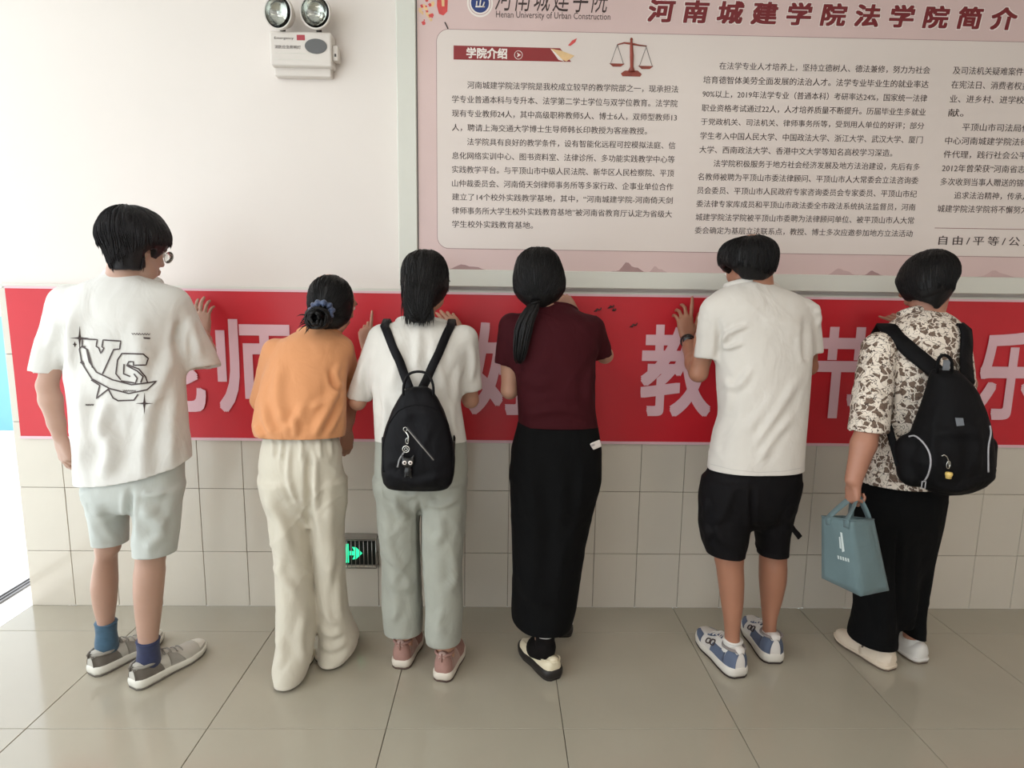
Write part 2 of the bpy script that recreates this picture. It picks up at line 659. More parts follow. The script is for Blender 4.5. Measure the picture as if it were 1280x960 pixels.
LEFT = ["　　河南城建学院法学院是我校成立较早的教学院部之一，现承担法",
        "学专业普通本科与专升本、法学第二学士学位与双学位教育。法学院",
        "现有专业教师24人，其中高级职称教师5人、博士6人，双师型教师13",
        "人，聘请上海交通大学博士生导师韩长印教授为客座教授。",
        "　　法学院具有良好的教学条件，设有智能化远程可控模拟法庭、信",
        "息化网络实训中心、图书资料室、法律诊所、多功能实践教学中心等",
        "实践教学平台。与平顶山市中级人民法院、新华区人民检察院、平顶",
        "山仲裁委员会、河南倚天剑律师事务所等多家行政、企事业单位合作",
        "建立了14个校外实践教学基地，其中，“河南城建学院-河南倚天剑",
        "律师事务所大学生校外实践教育基地”被河南省教育厅认定为省级大",
        "学生校外实践教育基地。"]
MID = ["　　在法学专业人才培养上，坚持立德树人、德法兼修，努力为社会",
       "培育德智体美劳全面发展的法治人才。法学专业毕业生的就业率达",
       "90%以上，2019年法学专业（普通本科）考研率达24%，国家统一法律",
       "职业资格考试通过22人，人才培养质量不断提升。历届毕业生多就业",
       "于党政机关、司法机关、律师事务所等，受到用人单位的好评；部分",
       "学生考入中国人民大学、中国政法大学、浙江大学、武汉大学、厦门",
       "大学、西南政法大学、香港中文大学等知名高校学习深造。",
       "　　法学院积极服务于地方社会经济发展及地方法治建设，先后有多",
       "名教师被聘为平顶山市委法律顾问、平顶山市人大常委会立法咨询委",
       "员会委员、平顶山市人民政府专家咨询委员会专家委员、平顶山市纪",
       "委法律专家库成员和平顶山市政法委全市政法系统执法监督员，河南",
       "城建学院法学院被平顶山市委聘为法律顾问单位、被平顶山市人大常",
       "委会确定为基层立法联系点，教授、博士多次应邀参加地方立法活动"]
RIGHT = ["及司法机关疑难案件", "在宪法日、消费者权益", "业、进乡村、进学校”", "献。", "　　平顶山市司法局依托",
         "中心河南城建学院法律援", "件代理，践行社会公平正", "2012年曾荣获“河南省志愿", "多次收到当事人赠送的锦旗",
         "　　追求法治精神，传承人", "城建学院法学院将不懈努力"]


def text_block(lines, px0, px1, py0, py1, nchar, lead=1.0):
    """lines set flush left on the board; width px0..px1 holds nchar full-width characters"""
    x0, zt = Wp(px0, py0)
    x1, _ = Wp(px1, py0)
    _, zb = Wp(px0, py1)
    cw = (x1-x0)/nchar
    n = len(lines)
    for k, s in enumerate(lines):
        z = zt+(zb-zt)*k/(n-1)
        wide = sum(0.5 if ord(c) < 128 else 1 for c in s)
        lead_n = len(s)-len(s.lstrip('　'))
        xa = x0+lead_n*cw
        s2 = s.lstrip('　')
        full = wide >= nchar-1.6
        xb = x1-(0.1*cw) if full else x0+wide*cw
        h = cw*0.94
        o = wall_text('text_line', s2, xa, xb, z-h/2, z+h/2, TY, MT['ink'], pb, 0.0095, depth=0.0002)


text_block(LEFT, 565, 849, 106, 280, 30)
text_block(MID, 880, 1164, 82, 288, 30)
text_block(RIGHT, 1191, 1191+9.8*12, 88, 261, 12)
wall_text('text_line', '自由/平等/公正', Wp(1173, 300)[0], Wp(1293, 300)[0], Wp(1173, 306)[1], Wp(1173, 294.5)[1], TY, MT['ink'], pb, 0.012, spacing=1.45)
lx0, lz = Wp(1168, 285)
box('rule_line', (lx0, TY-0.0006, lz-0.001), (PXR-0.16, TY, lz+0.001), MT['maroon'], pb)
# title
tx0, tz0 = Wp(809, 28)
tx1, tz1 = Wp(1277, 0)
wall_text('title', '河南城建学院法学院简介', tx0, Wp(1272, 20)[0], Wp(1040, 33)[1], Wp(1040, 4)[1], SY, MT['maroon'], pb, 0.035, shear=0.12, spacing=1.65, depth=0.0012, res=4)
wall_text('title_halo', '河南城建学院法学院简介', tx0-0.004, Wp(1272, 20)[0]+0.004, Wp(1040, 34)[1], Wp(1040, 3)[1], SY, MT['whiteink'], pb, 0.06, shear=0.12, spacing=1.65, depth=0.0006, res=4)
wall_text('calligraphy_title', '河南城建学院', Wp(619, 0)[0], Wp(762, 0)[0], Wp(690, 15)[1], Wp(690, -24)[1], SY, MT['ink'], pb, 0.0, shear=0.25, spacing=1.25)
wall_text('subtitle', 'Henan University of Urban Construction', Wp(620, 20)[0], Wp(763, 20)[0], Wp(690, 26)[1], Wp(690, 15)[1], SY, MT['ink'], pb, 0.0)
# round emblem
ex, ez = Wp(600, 4)
for rr, mm, dd in ((0.052, 'whiteink', 0.0006), (0.045, 'mist', 0.001), (0.042, 'whiteink', 0.0014), (0.036, 'navy', 0.0018)):
    prism('emblem_disc', [(ex+rr*math.cos(a), ez+rr*math.sin(a)) for a in np.linspace(0, -2*math.pi, 40, endpoint=False)], SY-dd, SY, MT[mm], pb)
eb = MB()
for seg_ in (((-.018, -.014), (.020, -.014)), ((0.0, -.012), (0.004, .02)), ((-.014, -.01), (-.012, .006)), ((.012, -.012), (.018, .004))):
    pts = [np.array([ex+seg_[0][0]*(1-t)+seg_[1][0]*t, SY-0.002, ez+seg_[0][1]*(1-t)+seg_[1][1]*t]) for t in (0, .5, 1)]
    eb.tube(pts, 0.003, 6)
eb.build('emblem_mark', MT['whiteink'], pb)
# lantern and twigs at the corner
lx_, lz_ = Wp(553, 8)
prism('lantern_print', [(lx_+dx, lz_+dz) for dx, dz in ((-.02, .05), (.012, .055), (.022, .03), (.020, -.018), (.004, -.034), (-.014, -.028), (-.022, 0))], SY-0.0006, SY, MT['redlantern'], pb)
prism('lantern_print', [(lx_+dx, lz_+dz) for dx, dz in ((-.004, .03), (.008, .03), (.008, .0), (-.002, .0))], SY-0.0011, SY, MT['gold'], pb)
tw = MB()
tw.tube([np.array([*[Wp(556, 28)[0]], SY-0.001, Wp(556, 28)[1]]), np.array([Wp(560, 36)[0], SY-0.001, Wp(560, 36)[1]])], 0.0025, 5)
tw.build('tassel_print', MT['ink'], pb)
for k in range(34):
    bx, bz = Wp(525+random.random()*17, random.random()*30)
    r_ = 0.003+0.005*random.random()
    prism('blossom_print', [(bx+r_*math.cos(a)*(1+.3*math.sin(5*a)), bz+r_*math.sin(a)) for a in np.linspace(0, -2*math.pi, 9, endpoint=False)], SY-0.0005-0.0002*random.random(), SY, MT['gold'] if k % 3 else MT['redlantern'], pb)
# header ribbon
hp = [Wp(567, 57), Wp(700, 60.5), Wp(714, 77.5), Wp(567, 74.5)]
prism('header_ribbon', hp, TY-0.0006, TY, MT['header'], pb)
wall_text('header_text', '学院介绍', Wp(583, 66)[0], Wp(634, 66)[0], Wp(608, 73.5)[1], Wp(608, 60)[1], TY-0.0006, MT['whiteink'], pb, 0.03, res=3)
cx_, cz_ = Wp(648, 69)
rb = MB()
rb.tube([np.array([cx_+.016*math.cos(a), TY-.0016, cz_+.016*math.sin(a)]) for a in np.linspace(0, 2*math.pi, 24, endpoint=False)], 0.0012, 5, True)
rb.build('arrow_ring', MT['whiteink'], pb)
prism('arrow_mark', [(cx_-.006, cz_+.009), (cx_+.010, cz_), (cx_-.006, cz_-.009), (cx_-.002, cz_)], TY-.0018, TY, MT['whiteink'], pb)
prism('paper_curl', [Wp(688, 61), Wp(701, 63.5), Wp(718, 70), Wp(708, 77), Wp(697, 72)], TY-.0014, TY, MT['gold'], pb)
prism('paper_curl_fold', [Wp(688, 61), Wp(698, 75), Wp(705, 77), Wp(694, 66)], TY-.002, TY, MT['whiteink'], pb)
prism('feather_print', [Wp(710, 57), Wp(715, 51), Wp(721, 48), Wp(719, 53), Wp(713, 57.5)], TY-.001, TY, MT['redlantern'], pb)
# scales of justice print
sx_, sz_ = Wp(789, 74)
MT['scalecol'] = mat('scale_brown_ink', lin(140, 62, 48), 0.4, 0.25, 30)


def wpt(x, y, d=0.002):
    a, b = Wp(x, y)
    return np.array([a, TY-d, b])


sc_ = MB()
sc_.tube([wpt(789, 50), wpt(789, 56), wpt(789.5, 70), wpt(789.5, 84), wpt(789, 90)], [0.004, 0.006, 0.008, 0.007, 0.016], 8)
sc_.tube([wpt(772, 56), wpt(780, 54), wpt(789, 55), wpt(799, 57), wpt(808, 58)], [.002, .003, .004, .003, .002], 6)
sc_.tube([wpt(789, 48), wpt(789, 50)], [0.004, 0.006], 8)
sc_.build('balance_post', MT['scalecol'], pb)
for cx0, cy0 in ((771, 81), (807, 84)):
    mb = MB()
    top = (cx0+0.5, cy0-25)
    for dx in (-8, 8):
        mb.tube([wpt(*top), wpt(cx0+dx, cy0-1)], 0.0008, 4)
    mb.build('pan_cord', MT['ink'], pb)
    prism('balance_pan', [Wp(cx0-9.5, cy0-1.5), Wp(cx0+9.5, cy0-1), Wp(cx0+5, cy0+2.5), Wp(cx0-5, cy0+2.5)], TY-.0018, TY, MT['scalecol'], pb)
prism('balance_base', [Wp(776, 92), Wp(781, 88.5), Wp(797, 88.5), Wp(802, 93), Wp(800, 96), Wp(778, 95.5)], TY-.0018, TY, MT['scalecol'], pb)

# ------------------------------------------------------------------ EMERGENCY LIGHT
ey = -0.060
el = thing('emergency_light', 'white twin-head emergency light box high on the wall', 'light', tuple(P(377, 62, 0.0)))
a_, b_ = P(336, 38, ey), P(415, 83, ey)
box('housing', (a_[0], ey, b_[2]), (b_[0], 0.010, a_[2]), MT['plastic'], el, 0.008, 3)
box('housing_base', (a_[0]+.004, -0.03, b_[2]-0.03), (b_[0]-.012, 0.010, b_[2]+0.01), MT['plastic'], el, 0.006, 2)
c_ = P(395, 58, ey)
prism('dark_oval_panel', [(c_[0]+.044*math.cos(a), c_[2]+.028*math.sin(a)) for a in np.linspace(0, -2*math.pi, 36, endpoint=False)], ey-.003, ey, MT['greyplastic'], el)
x0, x1 = P(343, 48, ey)[0], P(367, 48, ey)[0]
rs = P(376, 47, ey)
box('red_sticker', (rs[0]-.016, ey-.001, rs[2]-.010), (rs[0]+.016, ey, rs[2]+.010), MT['redsticker'], el)
wall_text('small_print', 'Emergency', x0, x1, P(355, 50, ey)[2], P(355, 46, ey)[2], ey, MT['ink'], el, 0.01)
wall_text('small_print', '消防应急照明灯', x0, P(376, 58, ey)[0], P(355, 61, ey)[2], P(355, 56.5, ey)[2], ey, MT['ink'], el, 0.01)
for yy in (66, 74):
    q0, q1 = P(343, yy, ey), P(393, yy+1, ey)
    box('groove', (q0[0], ey-.0008, q0[2]-.0006), (q1[0], ey, q0[2]+.0006), MT['pframe'], el)
k0 = P(419, 68, -0.03)
box('side_switch', (b_[0]-.002, -0.045, k0[2]-.030), (b_[0]+.022, -0.005, k0[2]+.030), MT['plastic'], el, 0.006, 2)
box('switch_button', (b_[0]+.008, -0.048, k0[2]-.014), (b_[0]+.014, -0.044, k0[2]-.004), MT['darkplastic'], el)
for (hx, hy, yaw_, pit_) in ((349, 16, -14, 6), (395, 15.5, -5, 8)):
    c = P(hx, hy, ey-0.02)
    fw = Matrix.Rotation(math.radians(yaw_), 4, 'Z') @ Matrix.Rotation(math.radians(90+pit_), 4, 'X')
    m4 = Matrix.Translation(c) @ fw
    m4 = m4 @ Matrix.Scale(1.16, 4)
    hd = lathe('lamp_head', [(0, -.055), (.022, -.053), (.040, -.035), (.052, -.008), (.054, .006), (.0525, .011), (.0485, .009)], MT['plastic'], el, 36, m4)
    hd.name = 'lamp_head'
    lathe('reflector', [(0.0485, .008), (.042, -.006), (.030, -.020), (.012, -.028), (0, -.030)], MT['chrome'], hd, 36, m4)
    lathe('bulb', [(0, .001), (.006, -.003), (.008, -.012), (.006, -.026), (0, -.028)], MT['lens'], hd, 16, m4)
    lathe('lens', [(0, .012), (.025, .011), (.048, .008), (.048, .0065), (.025, .0095), (0, .0105)], MT['lens'], hd, 36, m4)
    nb = MB()
    nb.tube([c+np.array([0, .03, -.040]), np.array([c[0], c[1]+.04, a_[2]-.004])], [.009, .012], 10)
    nb.build('swivel_neck', MT['darkplastic'], el)
pz = a_[2]+.006
box('bracket_bar', (P(358, 30, ey)[0], -0.03, pz-.004), (P(390, 30, ey)[0], -.02, pz), MT['darkplastic'], el)

# ------------------------------------------------------------------ EXIT SIGN IN CAGE
gy = -0.006
s0, s1 = P(389, 672, -0.03), P(472, 713, -0.03)
es = thing('exit_sign', 'low green-lit exit arrow sign behind a steel wire cage on the tiles', 'exit sign', (float((s0[0]+s1[0])/2), gy, float(s1[2])))
z0_, z1_ = P(450, 706, -.02)[2], P(450, 677, -.02)[2]
box('sign_box', (s0[0]+.012, -0.022, z0_), (s1[0]-.012, gy, z1_), MT['signblack'], es, 0.003)
yy = -0.0235
xa, zc_ = P(437, 693, yy)[0], P(450, 691.5, yy)[2]
prism('arrow', [(xa+.0, zc_+.010), (xa+.022, zc_+.010), (xa+.012, zc_+.030), (xa+.030, zc_+.028), (xa+.058, zc_), (xa+.030, zc_-.028), (xa+.012, zc_-.030), (xa+.022, zc_-.010), (xa, zc_-.010)][::-1], yy-.001, yy+.001, MT['green'], es)
dx0 = P(431, 690, yy)[0]
box('door_mark', (dx0, yy-.001, z0_+.012), (dx0+.018, yy+.001, z1_-.010), MT['green'], es)
box('door_mark', (dx0-.060, yy-.001, z0_+.012), (dx0-.02, yy+.001, z1_-.02), MT['green'], es)
cg = box('cage_top_plate', (s0[0], -.060, P(450, 672, -.05)[2]), (s1[0], gy, P(450, 672, -.05)[2]+.003), MT['steel'], es)
zt_, zb_ = P(450, 675, -.055)[2], P(450, 710, -.055)[2]
fr = MB()
for (p, q) in (((s0[0], zt_), (s1[0], zt_)), ((s0[0], zb_), (s1[0], zb_)), ((s0[0], zb_), (s0[0], zt_)), ((s1[0], zb_), (s1[0], zt_))):
    fr.tube([np.array([p[0], -.056, p[1]]), np.array([q[0], -.056, q[1]])], .0028, 6)
for x_ in (s0[0], s1[0]):
    for z_ in (zt_, zb_):
        fr.tube([np.array([x_, -.056, z_]), np.array([x_, gy, z_])], .0028, 6)
    fr.tube([np.array([x_, gy-.003, zb_-.02]), np.array([x_, gy-.003, zt_+.025])], .0028, 6)
fr.tube([np.array([s0[0], gy-.003, zb_-.006]), np.array([s1[0], gy-.003, zb_-.006])], .0028, 6)
fr.build('cage_frame', MT['steel'], es)
for k in range(15):
    x_ = s0[0]+(s1[0]-s0[0])*(k+1)/16
    MB().tube([np.array([x_, -.056, zb_]), np.array([x_, -.056, zt_])], .0018, 5).build('cage_bar', MT['steel'], es)


# ================================================================== IMPLICIT SURFACES (bodies, clothes, hair)
def vnoise(Pts, seed=0):
    """smooth value noise in -1..1 at Nx3 points"""
    p = np.asarray(Pts, float)
    i = np.floor(p).astype(np.int64)
    f = p-i
    f = f*f*(3-2*f)
    out = np.zeros(len(p))
    for dx in (0, 1):
        for dy in (0, 1):
            for dz in (0, 1):
                h = (i[:, 0]+dx)*374761393+(i[:, 1]+dy)*668265263+(i[:, 2]+dz)*2147483647+seed*974634777
                h = (h ^ (h >> 13))*1274126177
                h = (h ^ (h >> 16)) & 0xffff
                wgt = (f[:, 0] if dx else 1-f[:, 0])*(f[:, 1] if dy else 1-f[:, 1])*(f[:, 2] if dz else 1-f[:, 2])
                out += wgt*(h/32767.5-1)
    return out


class Field:
    def __init__(s, lo, hi, h):
        s.h = h
        s.lo = np.array(lo, float)-3*h
        s.n = np.ceil((np.array(hi, float)+3*h-s.lo)/h).astype(int)+1
        s.F = np.full(s.n, 0.5, np.float32)
        s.ax = [(s.lo[i]+h*np.arange(s.n[i])).astype(np.float32) for i in range(3)]

    def add(s, prim, k=0.0, sub=False):
        fn, lo, hi = prim
        pad = k+3*s.h
        a = np.clip(np.floor((np.array(lo)-pad-s.lo)/s.h).astype(int), 0, s.n)
        b = np.clip(np.ceil((np.array(hi)+pad-s.lo)/s.h).astype(int)+1, 0, s.n)
        if (b <= a).any():
            return s
        sl = tuple(slice(a[i], b[i]) for i in range(3))
        X = s.ax[0][a[0]:b[0]][:, None, None]
        Y = s.ax[1][a[1]:b[1]][None, :, None]
        Z = s.ax[2][a[2]:b[2]][None, None, :]
        d = fn(X, Y, Z).astype(np.float32)
        A = s.F[sl]
        if sub:
            d = -d
            if k:
                h_ = np.maximum(k-np.abs(A-d), 0)/k
                s.F[sl] = np.maximum(A, d)+h_*h_*k*0.25
            else:
                s.F[sl] = np.maximum(A, d)
        else:
            if k:
                h_ = np.maximum(k-np.abs(A-d), 0)/k
                s.F[sl] = np.minimum(A, d)-h_*h_*k*0.25
            else:
                s.F[sl] = np.minimum(A, d)
        return s

    def mesh(s):
        F = s.F
        I = (F < 0)
        c = np.zeros(np.array(F.shape)-1, np.int8)
        for dx in (0, 1):
            for dy in (0, 1):
                for dz in (0, 1):
                    c += I[dx:F.shape[0]-1+dx, dy:F.shape[1]-1+dy, dz:F.shape[2]-1+dz]
        act = np.argwhere((c > 0) & (c < 8))
        ids = np.full(c.shape, -1, np.int64)
        ids[act[:, 0], act[:, 1], act[:, 2]] = np.arange(len(act))
        acc = np.zeros((len(act), 3))
        cnt = np.zeros(len(act))
        cor = [(x, y, z) for x in (0, 1) for y in (0, 1) for z in (0, 1)]
        for p in cor:
            for ax in range(3):
                if p[ax] == 0:
                    q = list(p)
                    q[ax] = 1
                    fa = F[act[:, 0]+p[0], act[:, 1]+p[1], act[:, 2]+p[2]]
                    fb = F[act[:, 0]+q[0], act[:, 1]+q[1], act[:, 2]+q[2]]
                    m = (fa < 0) != (fb < 0)
                    t = np.where(m, fa/np.where(m, fa-fb, 1), 0)
                    pos = np.tile(np.array(p, float), (len(act), 1))
                    pos[:, ax] += t
                    acc[m] += pos[m]
                    cnt[m] += 1
        V = s.lo+s.h*(act+acc/cnt[:, None])
        quads = []
        for ax in range(3):
            o1, o2 = (ax+1) % 3, (ax+2) % 3
            sl0 = [slice(1, -1)]*3
            sl1 = [slice(1, -1)]*3
            sl0[ax] = slice(0, F.shape[ax]-1)
            sl1[ax] = slice(1, F.shape[ax])
            a, b = I[tuple(sl0)], I[tuple(sl1)]
            for flip in (False, True):
                m = (a & ~b) if not flip else (~a & b)
                e = np.argwhere(m)
                e[:, o1] += 1
                e[:, o2] += 1
                q = []
                for d1, d2 in ((0, 0), (1, 0), (1, 1), (0, 1)):
                    cc = e.copy()
                    cc[:, o1] -= d1
                    cc[:, o2] -= d2
                    q.append(ids[cc[:, 0], cc[:, 1], cc[:, 2]])
                q = np.stack(q, -1)
                if flip:
                    q = q[:, ::-1]
                quads.append(q)
        Q = np.concatenate(quads)
        Q = Q[(Q >= 0).all(1)]
        return V, Q


def relax(V, Q, it=2, lam=0.5):
    e = np.concatenate([Q[:, [0, 1]], Q[:, [1, 2]], Q[:, [2, 3]], Q[:, [3, 0]]])
    n = len(V)
    deg = np.bincount(e[:, 0], minlength=n)+np.bincount(e[:, 1], minlength=n)
    for _ in range(it):
        S = np.stack([np.bincount(e[:, 0], V[e[:, 1], k], n)+np.bincount(e[:, 1], V[e[:, 0], k], n) for k in range(3)], 1)
        V = V*(1-lam)+lam*S/np.maximum(deg, 1)[:, None]
    return V


def vnormals(V, Q):
    N = np.cross(V[Q[:, 2]]-V[Q[:, 0]], V[Q[:, 3]]-V[Q[:, 1]])
    out = np.zeros_like(V)
    for k in range(3):
        for j in range(4):
            out[:, k] += np.bincount(Q[:, j], N[:, k], len(V))
    return out/(np.linalg.norm(out, axis=1)[:, None]+1e-12)


# ---- primitives: each returns (function, lower corner, upper corner)
def cone(a, b, ra, rb, sq=None):
    """round cone; sq=(axis vector, factor>1) flattens it along an axis"""
    a, b = np.array(a, float), np.array(b, float)
    R_ = max(ra, rb)
    lo, hi = np.minimum(a, b)-R_, np.maximum(a, b)+R_
    if sq is not None:
        ax = np.array(sq[0], float)
        ax /= np.linalg.norm(ax)
        kf = sq[1]-1
        A = a+kf*np.dot(a, ax)*ax
        B = b+kf*np.dot(b, ax)*ax
    else:
        A, B = a, b
    D = B-A
    L2 = max(float(D@D), 1e-12)

    def fn(X, Y, Z):
        if sq is not None:
            w_ = kf*(X*ax[0]+Y*ax[1]+Z*ax[2])
            X, Y, Z = X+w_*ax[0], Y+w_*ax[1], Z+w_*ax[2]
        px, py, pz = X-A[0], Y-A[1], Z-A[2]
        t = np.clip((px*D[0]+py*D[1]+pz*D[2])/L2, 0, 1)
        return np.sqrt((px-t*D[0])**2+(py-t*D[1])**2+(pz-t*D[2])**2)-(ra+(rb-ra)*t)
    return fn, lo, hi


def sleeve(a, b, ra, rb, n=None, depth=.035, wall=.0085):
    """short sleeve: cone cut flat at b, hollowed at its mouth"""
    a, b = np.array(a, float), np.array(b, float)
    n = (b-a) if n is None else np.array(n, float)
    n /= np.linalg.norm(n)
    u = (b-a)/np.linalg.norm(b-a)
    f0, lo, hi = cone(a, b+u*.05, ra, rb+(rb-ra)*.05/np.linalg.norm(b-a))

    def fn(X, Y, Z):
        return np.maximum(f0(X, Y, Z), (X-b[0])*n[0]+(Y-b[1])*n[1]+(Z-b[2])*n[2])
    return [((fn, lo, hi), 0), (cone(b-u*depth+u*rb*.3, b+u*.06, rb-wall*1.3, rb-wall), .004, 'sub')]


def ell(c, r, R_=None):
    """ellipsoid; R_ rows are its local axes"""
    c, r = np.array(c, float), np.array(r, float)
    Rm = np.eye(3) if R_ is None else np.array(R_, float)
    m = r.max()

    def fn(X, Y, Z):
        x, y, z = X-c[0], Y-c[1], Z-c[2]
        u = (x*Rm[0, 0]+y*Rm[0, 1]+z*Rm[0, 2])/r[0]
        v = (x*Rm[1, 0]+y*Rm[1, 1]+z*Rm[1, 2])/r[1]
        w_ = (x*Rm[2, 0]+y*Rm[2, 1]+z*Rm[2, 2])/r[2]
        k0 = np.sqrt(u*u+v*v+w_*w_)+1e-6
        k1 = np.sqrt((u/r[0])**2+(v/r[1])**2+(w_/r[2])**2)+1e-6
        return k0*(k0-1)/k1
    return fn, c-m, c+m


def rows(*rs):
    """silhouette rows (pixel y, left x, right x, depth y, half thickness) -> loft rings (z, cx, cy, rx, ry)"""
    out = []
    for py, xl, xr, Y, ry in rs:
        a, b = P(xl, py, Y), P(xr, py, Y)
        D = Y-CAMP[1]
        m1, m2 = (a[0]-CAMP[0])/D, (b[0]-CAMP[0])/D
        # ellipse whose two tangents from the viewpoint are these edges
        lo_, hi_ = 0.0, (b[0]-a[0])/2
        for _ in range(30):
            rx = (lo_+hi_)/2
            s1, s2 = math.sqrt(rx*rx+m1*m1*ry*ry), math.sqrt(rx*rx+m2*m2*ry*ry)
            if s1+s2 < (m2-m1)*D:
                lo_ = rx
            else:
                hi_ = rx
        rx = max(rx, (b[0]-a[0])*.25)
        s1, s2 = math.sqrt(rx*rx+m1*m1*ry*ry), math.sqrt(rx*rx+m2*m2*ry*ry)
        cx = CAMP[0]+(m1+m2)*D/2+(s1-s2)/2
        out.append(((a[2]+b[2])/2, cx, Y, rx, ry))
    return sorted(out)


def loft(rings, n=2.2, soft=1, grow=0.0):
    """stack of super-elliptic sections along z"""
    R_ = np.array(sorted(rings), float)
    z0, z1 = R_[0, 0], R_[-1, 0]
    zz = np.linspace(z0, z1, 240)
    prm = np.stack([np.interp(zz, R_[:, 0], R_[:, k]) for k in range(1, 5)], 1)
    if soft:
        wn = max(3, int(240*0.045/max(z1-z0, .05))*soft) | 1
        ker = np.hanning(wn+2)[1:-1]
        ker /= ker.sum()
        pp = np.pad(prm, ((wn//2, wn//2), (0, 0)), mode='reflect', reflect_type='odd')
        prm = np.stack([np.convolve(pp[:, k], ker, 'valid') for k in range(4)], 1)
    prm[:, 2:] += grow
    lo = (min(prm[:, 0]-prm[:, 2]), min(prm[:, 1]-prm[:, 3]), z0)
    hi = (max(prm[:, 0]+prm[:, 2]), max(prm[:, 1]+prm[:, 3]), z1)

    def fn(X, Y, Z):
        z = Z.ravel()
        cx, cy, rx, ry = [np.interp(z, zz, prm[:, k])[None, None, :] for k in range(4)]
        u, v = np.abs(X-cx)/rx, np.abs(Y-cy)/ry
        k = (u**n+v**n)**(1/n)+1e-6
        g = np.sqrt((u/rx)**2+(v/ry)**2)+1e-6
        d = (k-1)*k/g
        cap = np.maximum(z0-Z, Z-z1)
        return np.maximum(d, cap)+0*X
    return fn, lo, hi


def shrink_rings(rings, dx, dy):
    return [(z, cx, cy, max(rx-dx, .02), max(ry-dy, .02)) for z, cx, cy, rx, ry in rings]


def seg_dist(p, a, b):
    ab = b-a
    t = np.clip(((p-a)@ab)/(ab@ab+1e-9), 0, 1)
    return np.linalg.norm(p-a-t[:, None]*ab, axis=1), t


def cloth(name, prims, h, m, parent, wr=0.002, ws=(7, 7, 5), seed=0, strokes=(), cuts=(), thick=0.0025, it=2, extra=None, ampk=1.5):
    """garment: smooth union of prims -> wrinkles -> openings cut -> thin shell
    prims: list of (prim, blend k[, 'sub']); strokes: (pixel polyline, half width px, height m); cuts: (point, normal, radius)"""
    lo = np.min([p[0][1] for p in prims if len(p) < 3], 0)
    hi = np.max([p[0][2] for p in prims if len(p) < 3], 0)
    f = Field(lo, hi, h)
    for p in prims:
        f.add(p[0], p[1], len(p) > 2)
    V, Q = f.mesh()
    V = relax(V, Q, it)
    N = vnormals(V, Q)
    s3 = np.array(ws, float)
    d = wr*(0.6*vnoise(V*s3, seed)+0.4*vnoise(V*s3*2.1+5, seed+1))
    for ax in ((1.0, .2, .7), (-.8, .3, .6)):
        axn = np.array(ax)/np.linalg.norm(ax)
        q = (V@axn)*14+1.6*vnoise(V*3.1, seed+3)
        d += wr*0.55*np.sin(q*2.2)*np.clip(vnoise(V*4+9, seed+4)+.15, 0, 1)
        ax2 = np.cross(axn, [0, 1.0, 0])
        ax2 /= np.linalg.norm(ax2)
        U = np.stack([(V@axn)*15, (V@ax2)*4.5, V[:, 1]*5], 1)+1.3*vnoise(V*5, seed+6)[:, None]
        rdg = 1-np.abs(vnoise(U, seed+8))*2.6
        d += wr*0.95*np.clip(rdg, 0, 1)**1.5*np.clip(vnoise(V*4.3+3, seed+9)*1.4+.35, 0, 1)
    pix = proj(V)
    back = np.clip(-(N@CF)*1.6, 0, 1)
    for st in strokes:
        pl, wd, amp = st[:3]
        pl = np.array(pl, float)
        if len(pl) > 2:
            pl = spline(pl, 9)
        best = np.full(len(V), 1e9)
        bt_ = np.zeros(len(V))
        for i in range(len(pl)-1):
            dd, t = seg_dist(pix, pl[i], pl[i+1])
            mm = dd < best
            best[mm] = dd[mm]
            bt_[mm] = (i+t[mm])/(len(pl)-1)
        taper = np.clip(np.minimum(bt_, 1-bt_)*4+.12, 0, 1)
        r_ = best/wd
        d += ampk*amp*taper*back*(np.exp(-r_*r_)-0.35*np.exp(-(r_-1.9)**2))
    V = V+N*d[:, None]
    if extra is not None:
        V = extra(V, N)
    me = mesh_np(name, V, Q)
    bm = bmesh.new()
    bm.from_mesh(me)
    for ct in cuts:
        co, no, rad = ct[:3]
        H = ct[3] if len(ct) > 3 else .09
        xr = ct[4] if len(ct) > 4 else (-99, 99)
        co, no = Vector(co), Vector(no).normalized()
        vs = []
        for v in bm.verts:
            dv = v.co-co
            hgt = dv.dot(no)
            if -.03 < hgt < H and xr[0] <= v.co.x <= xr[1] and (dv-no*hgt).length < rad:
                vs.append(v)
        vset = set(vs)
        fs = [f_ for f_ in bm.faces if all(v in vset for v in f_.verts)]
        es = set()
        for f_ in fs:
            es.update(f_.edges)
        bmesh.ops.bisect_plane(bm, geom=vs+list(es)+fs, plane_co=co, plane_no=no, clear_outer=True)
    # keep the largest shell only
    seen, best_ = set(), []
    for v0 in bm.verts:
        if v0 in seen:
            continue
        st_, comp = [v0], []
        seen.add(v0)
        while st_:
            v = st_.pop()
            comp.append(v)
            for e_ in v.link_edges:
                w2 = e_.other_vert(v)
                if w2 not in seen:
                    seen.add(w2)
                    st_.append(w2)
        if len(comp) > len(best_):
            best_ = comp
    bs_ = set(best_)
    dead = [v for v in bm.verts if v not in bs_]
    if dead:
        bmesh.ops.delete(bm, geom=dead, context='VERTS')
    bm.to_mesh(me)
    bm.free()
    for p in me.polygons:
        p.use_smooth = True
    o = link(name, me, m, parent)
    if thick:
        # solid shell: inner wall joined at the open rims
        md = o.modifiers.new('shell', 'SOLIDIFY')
        md.thickness = thick
        md.offset = -1
    return o


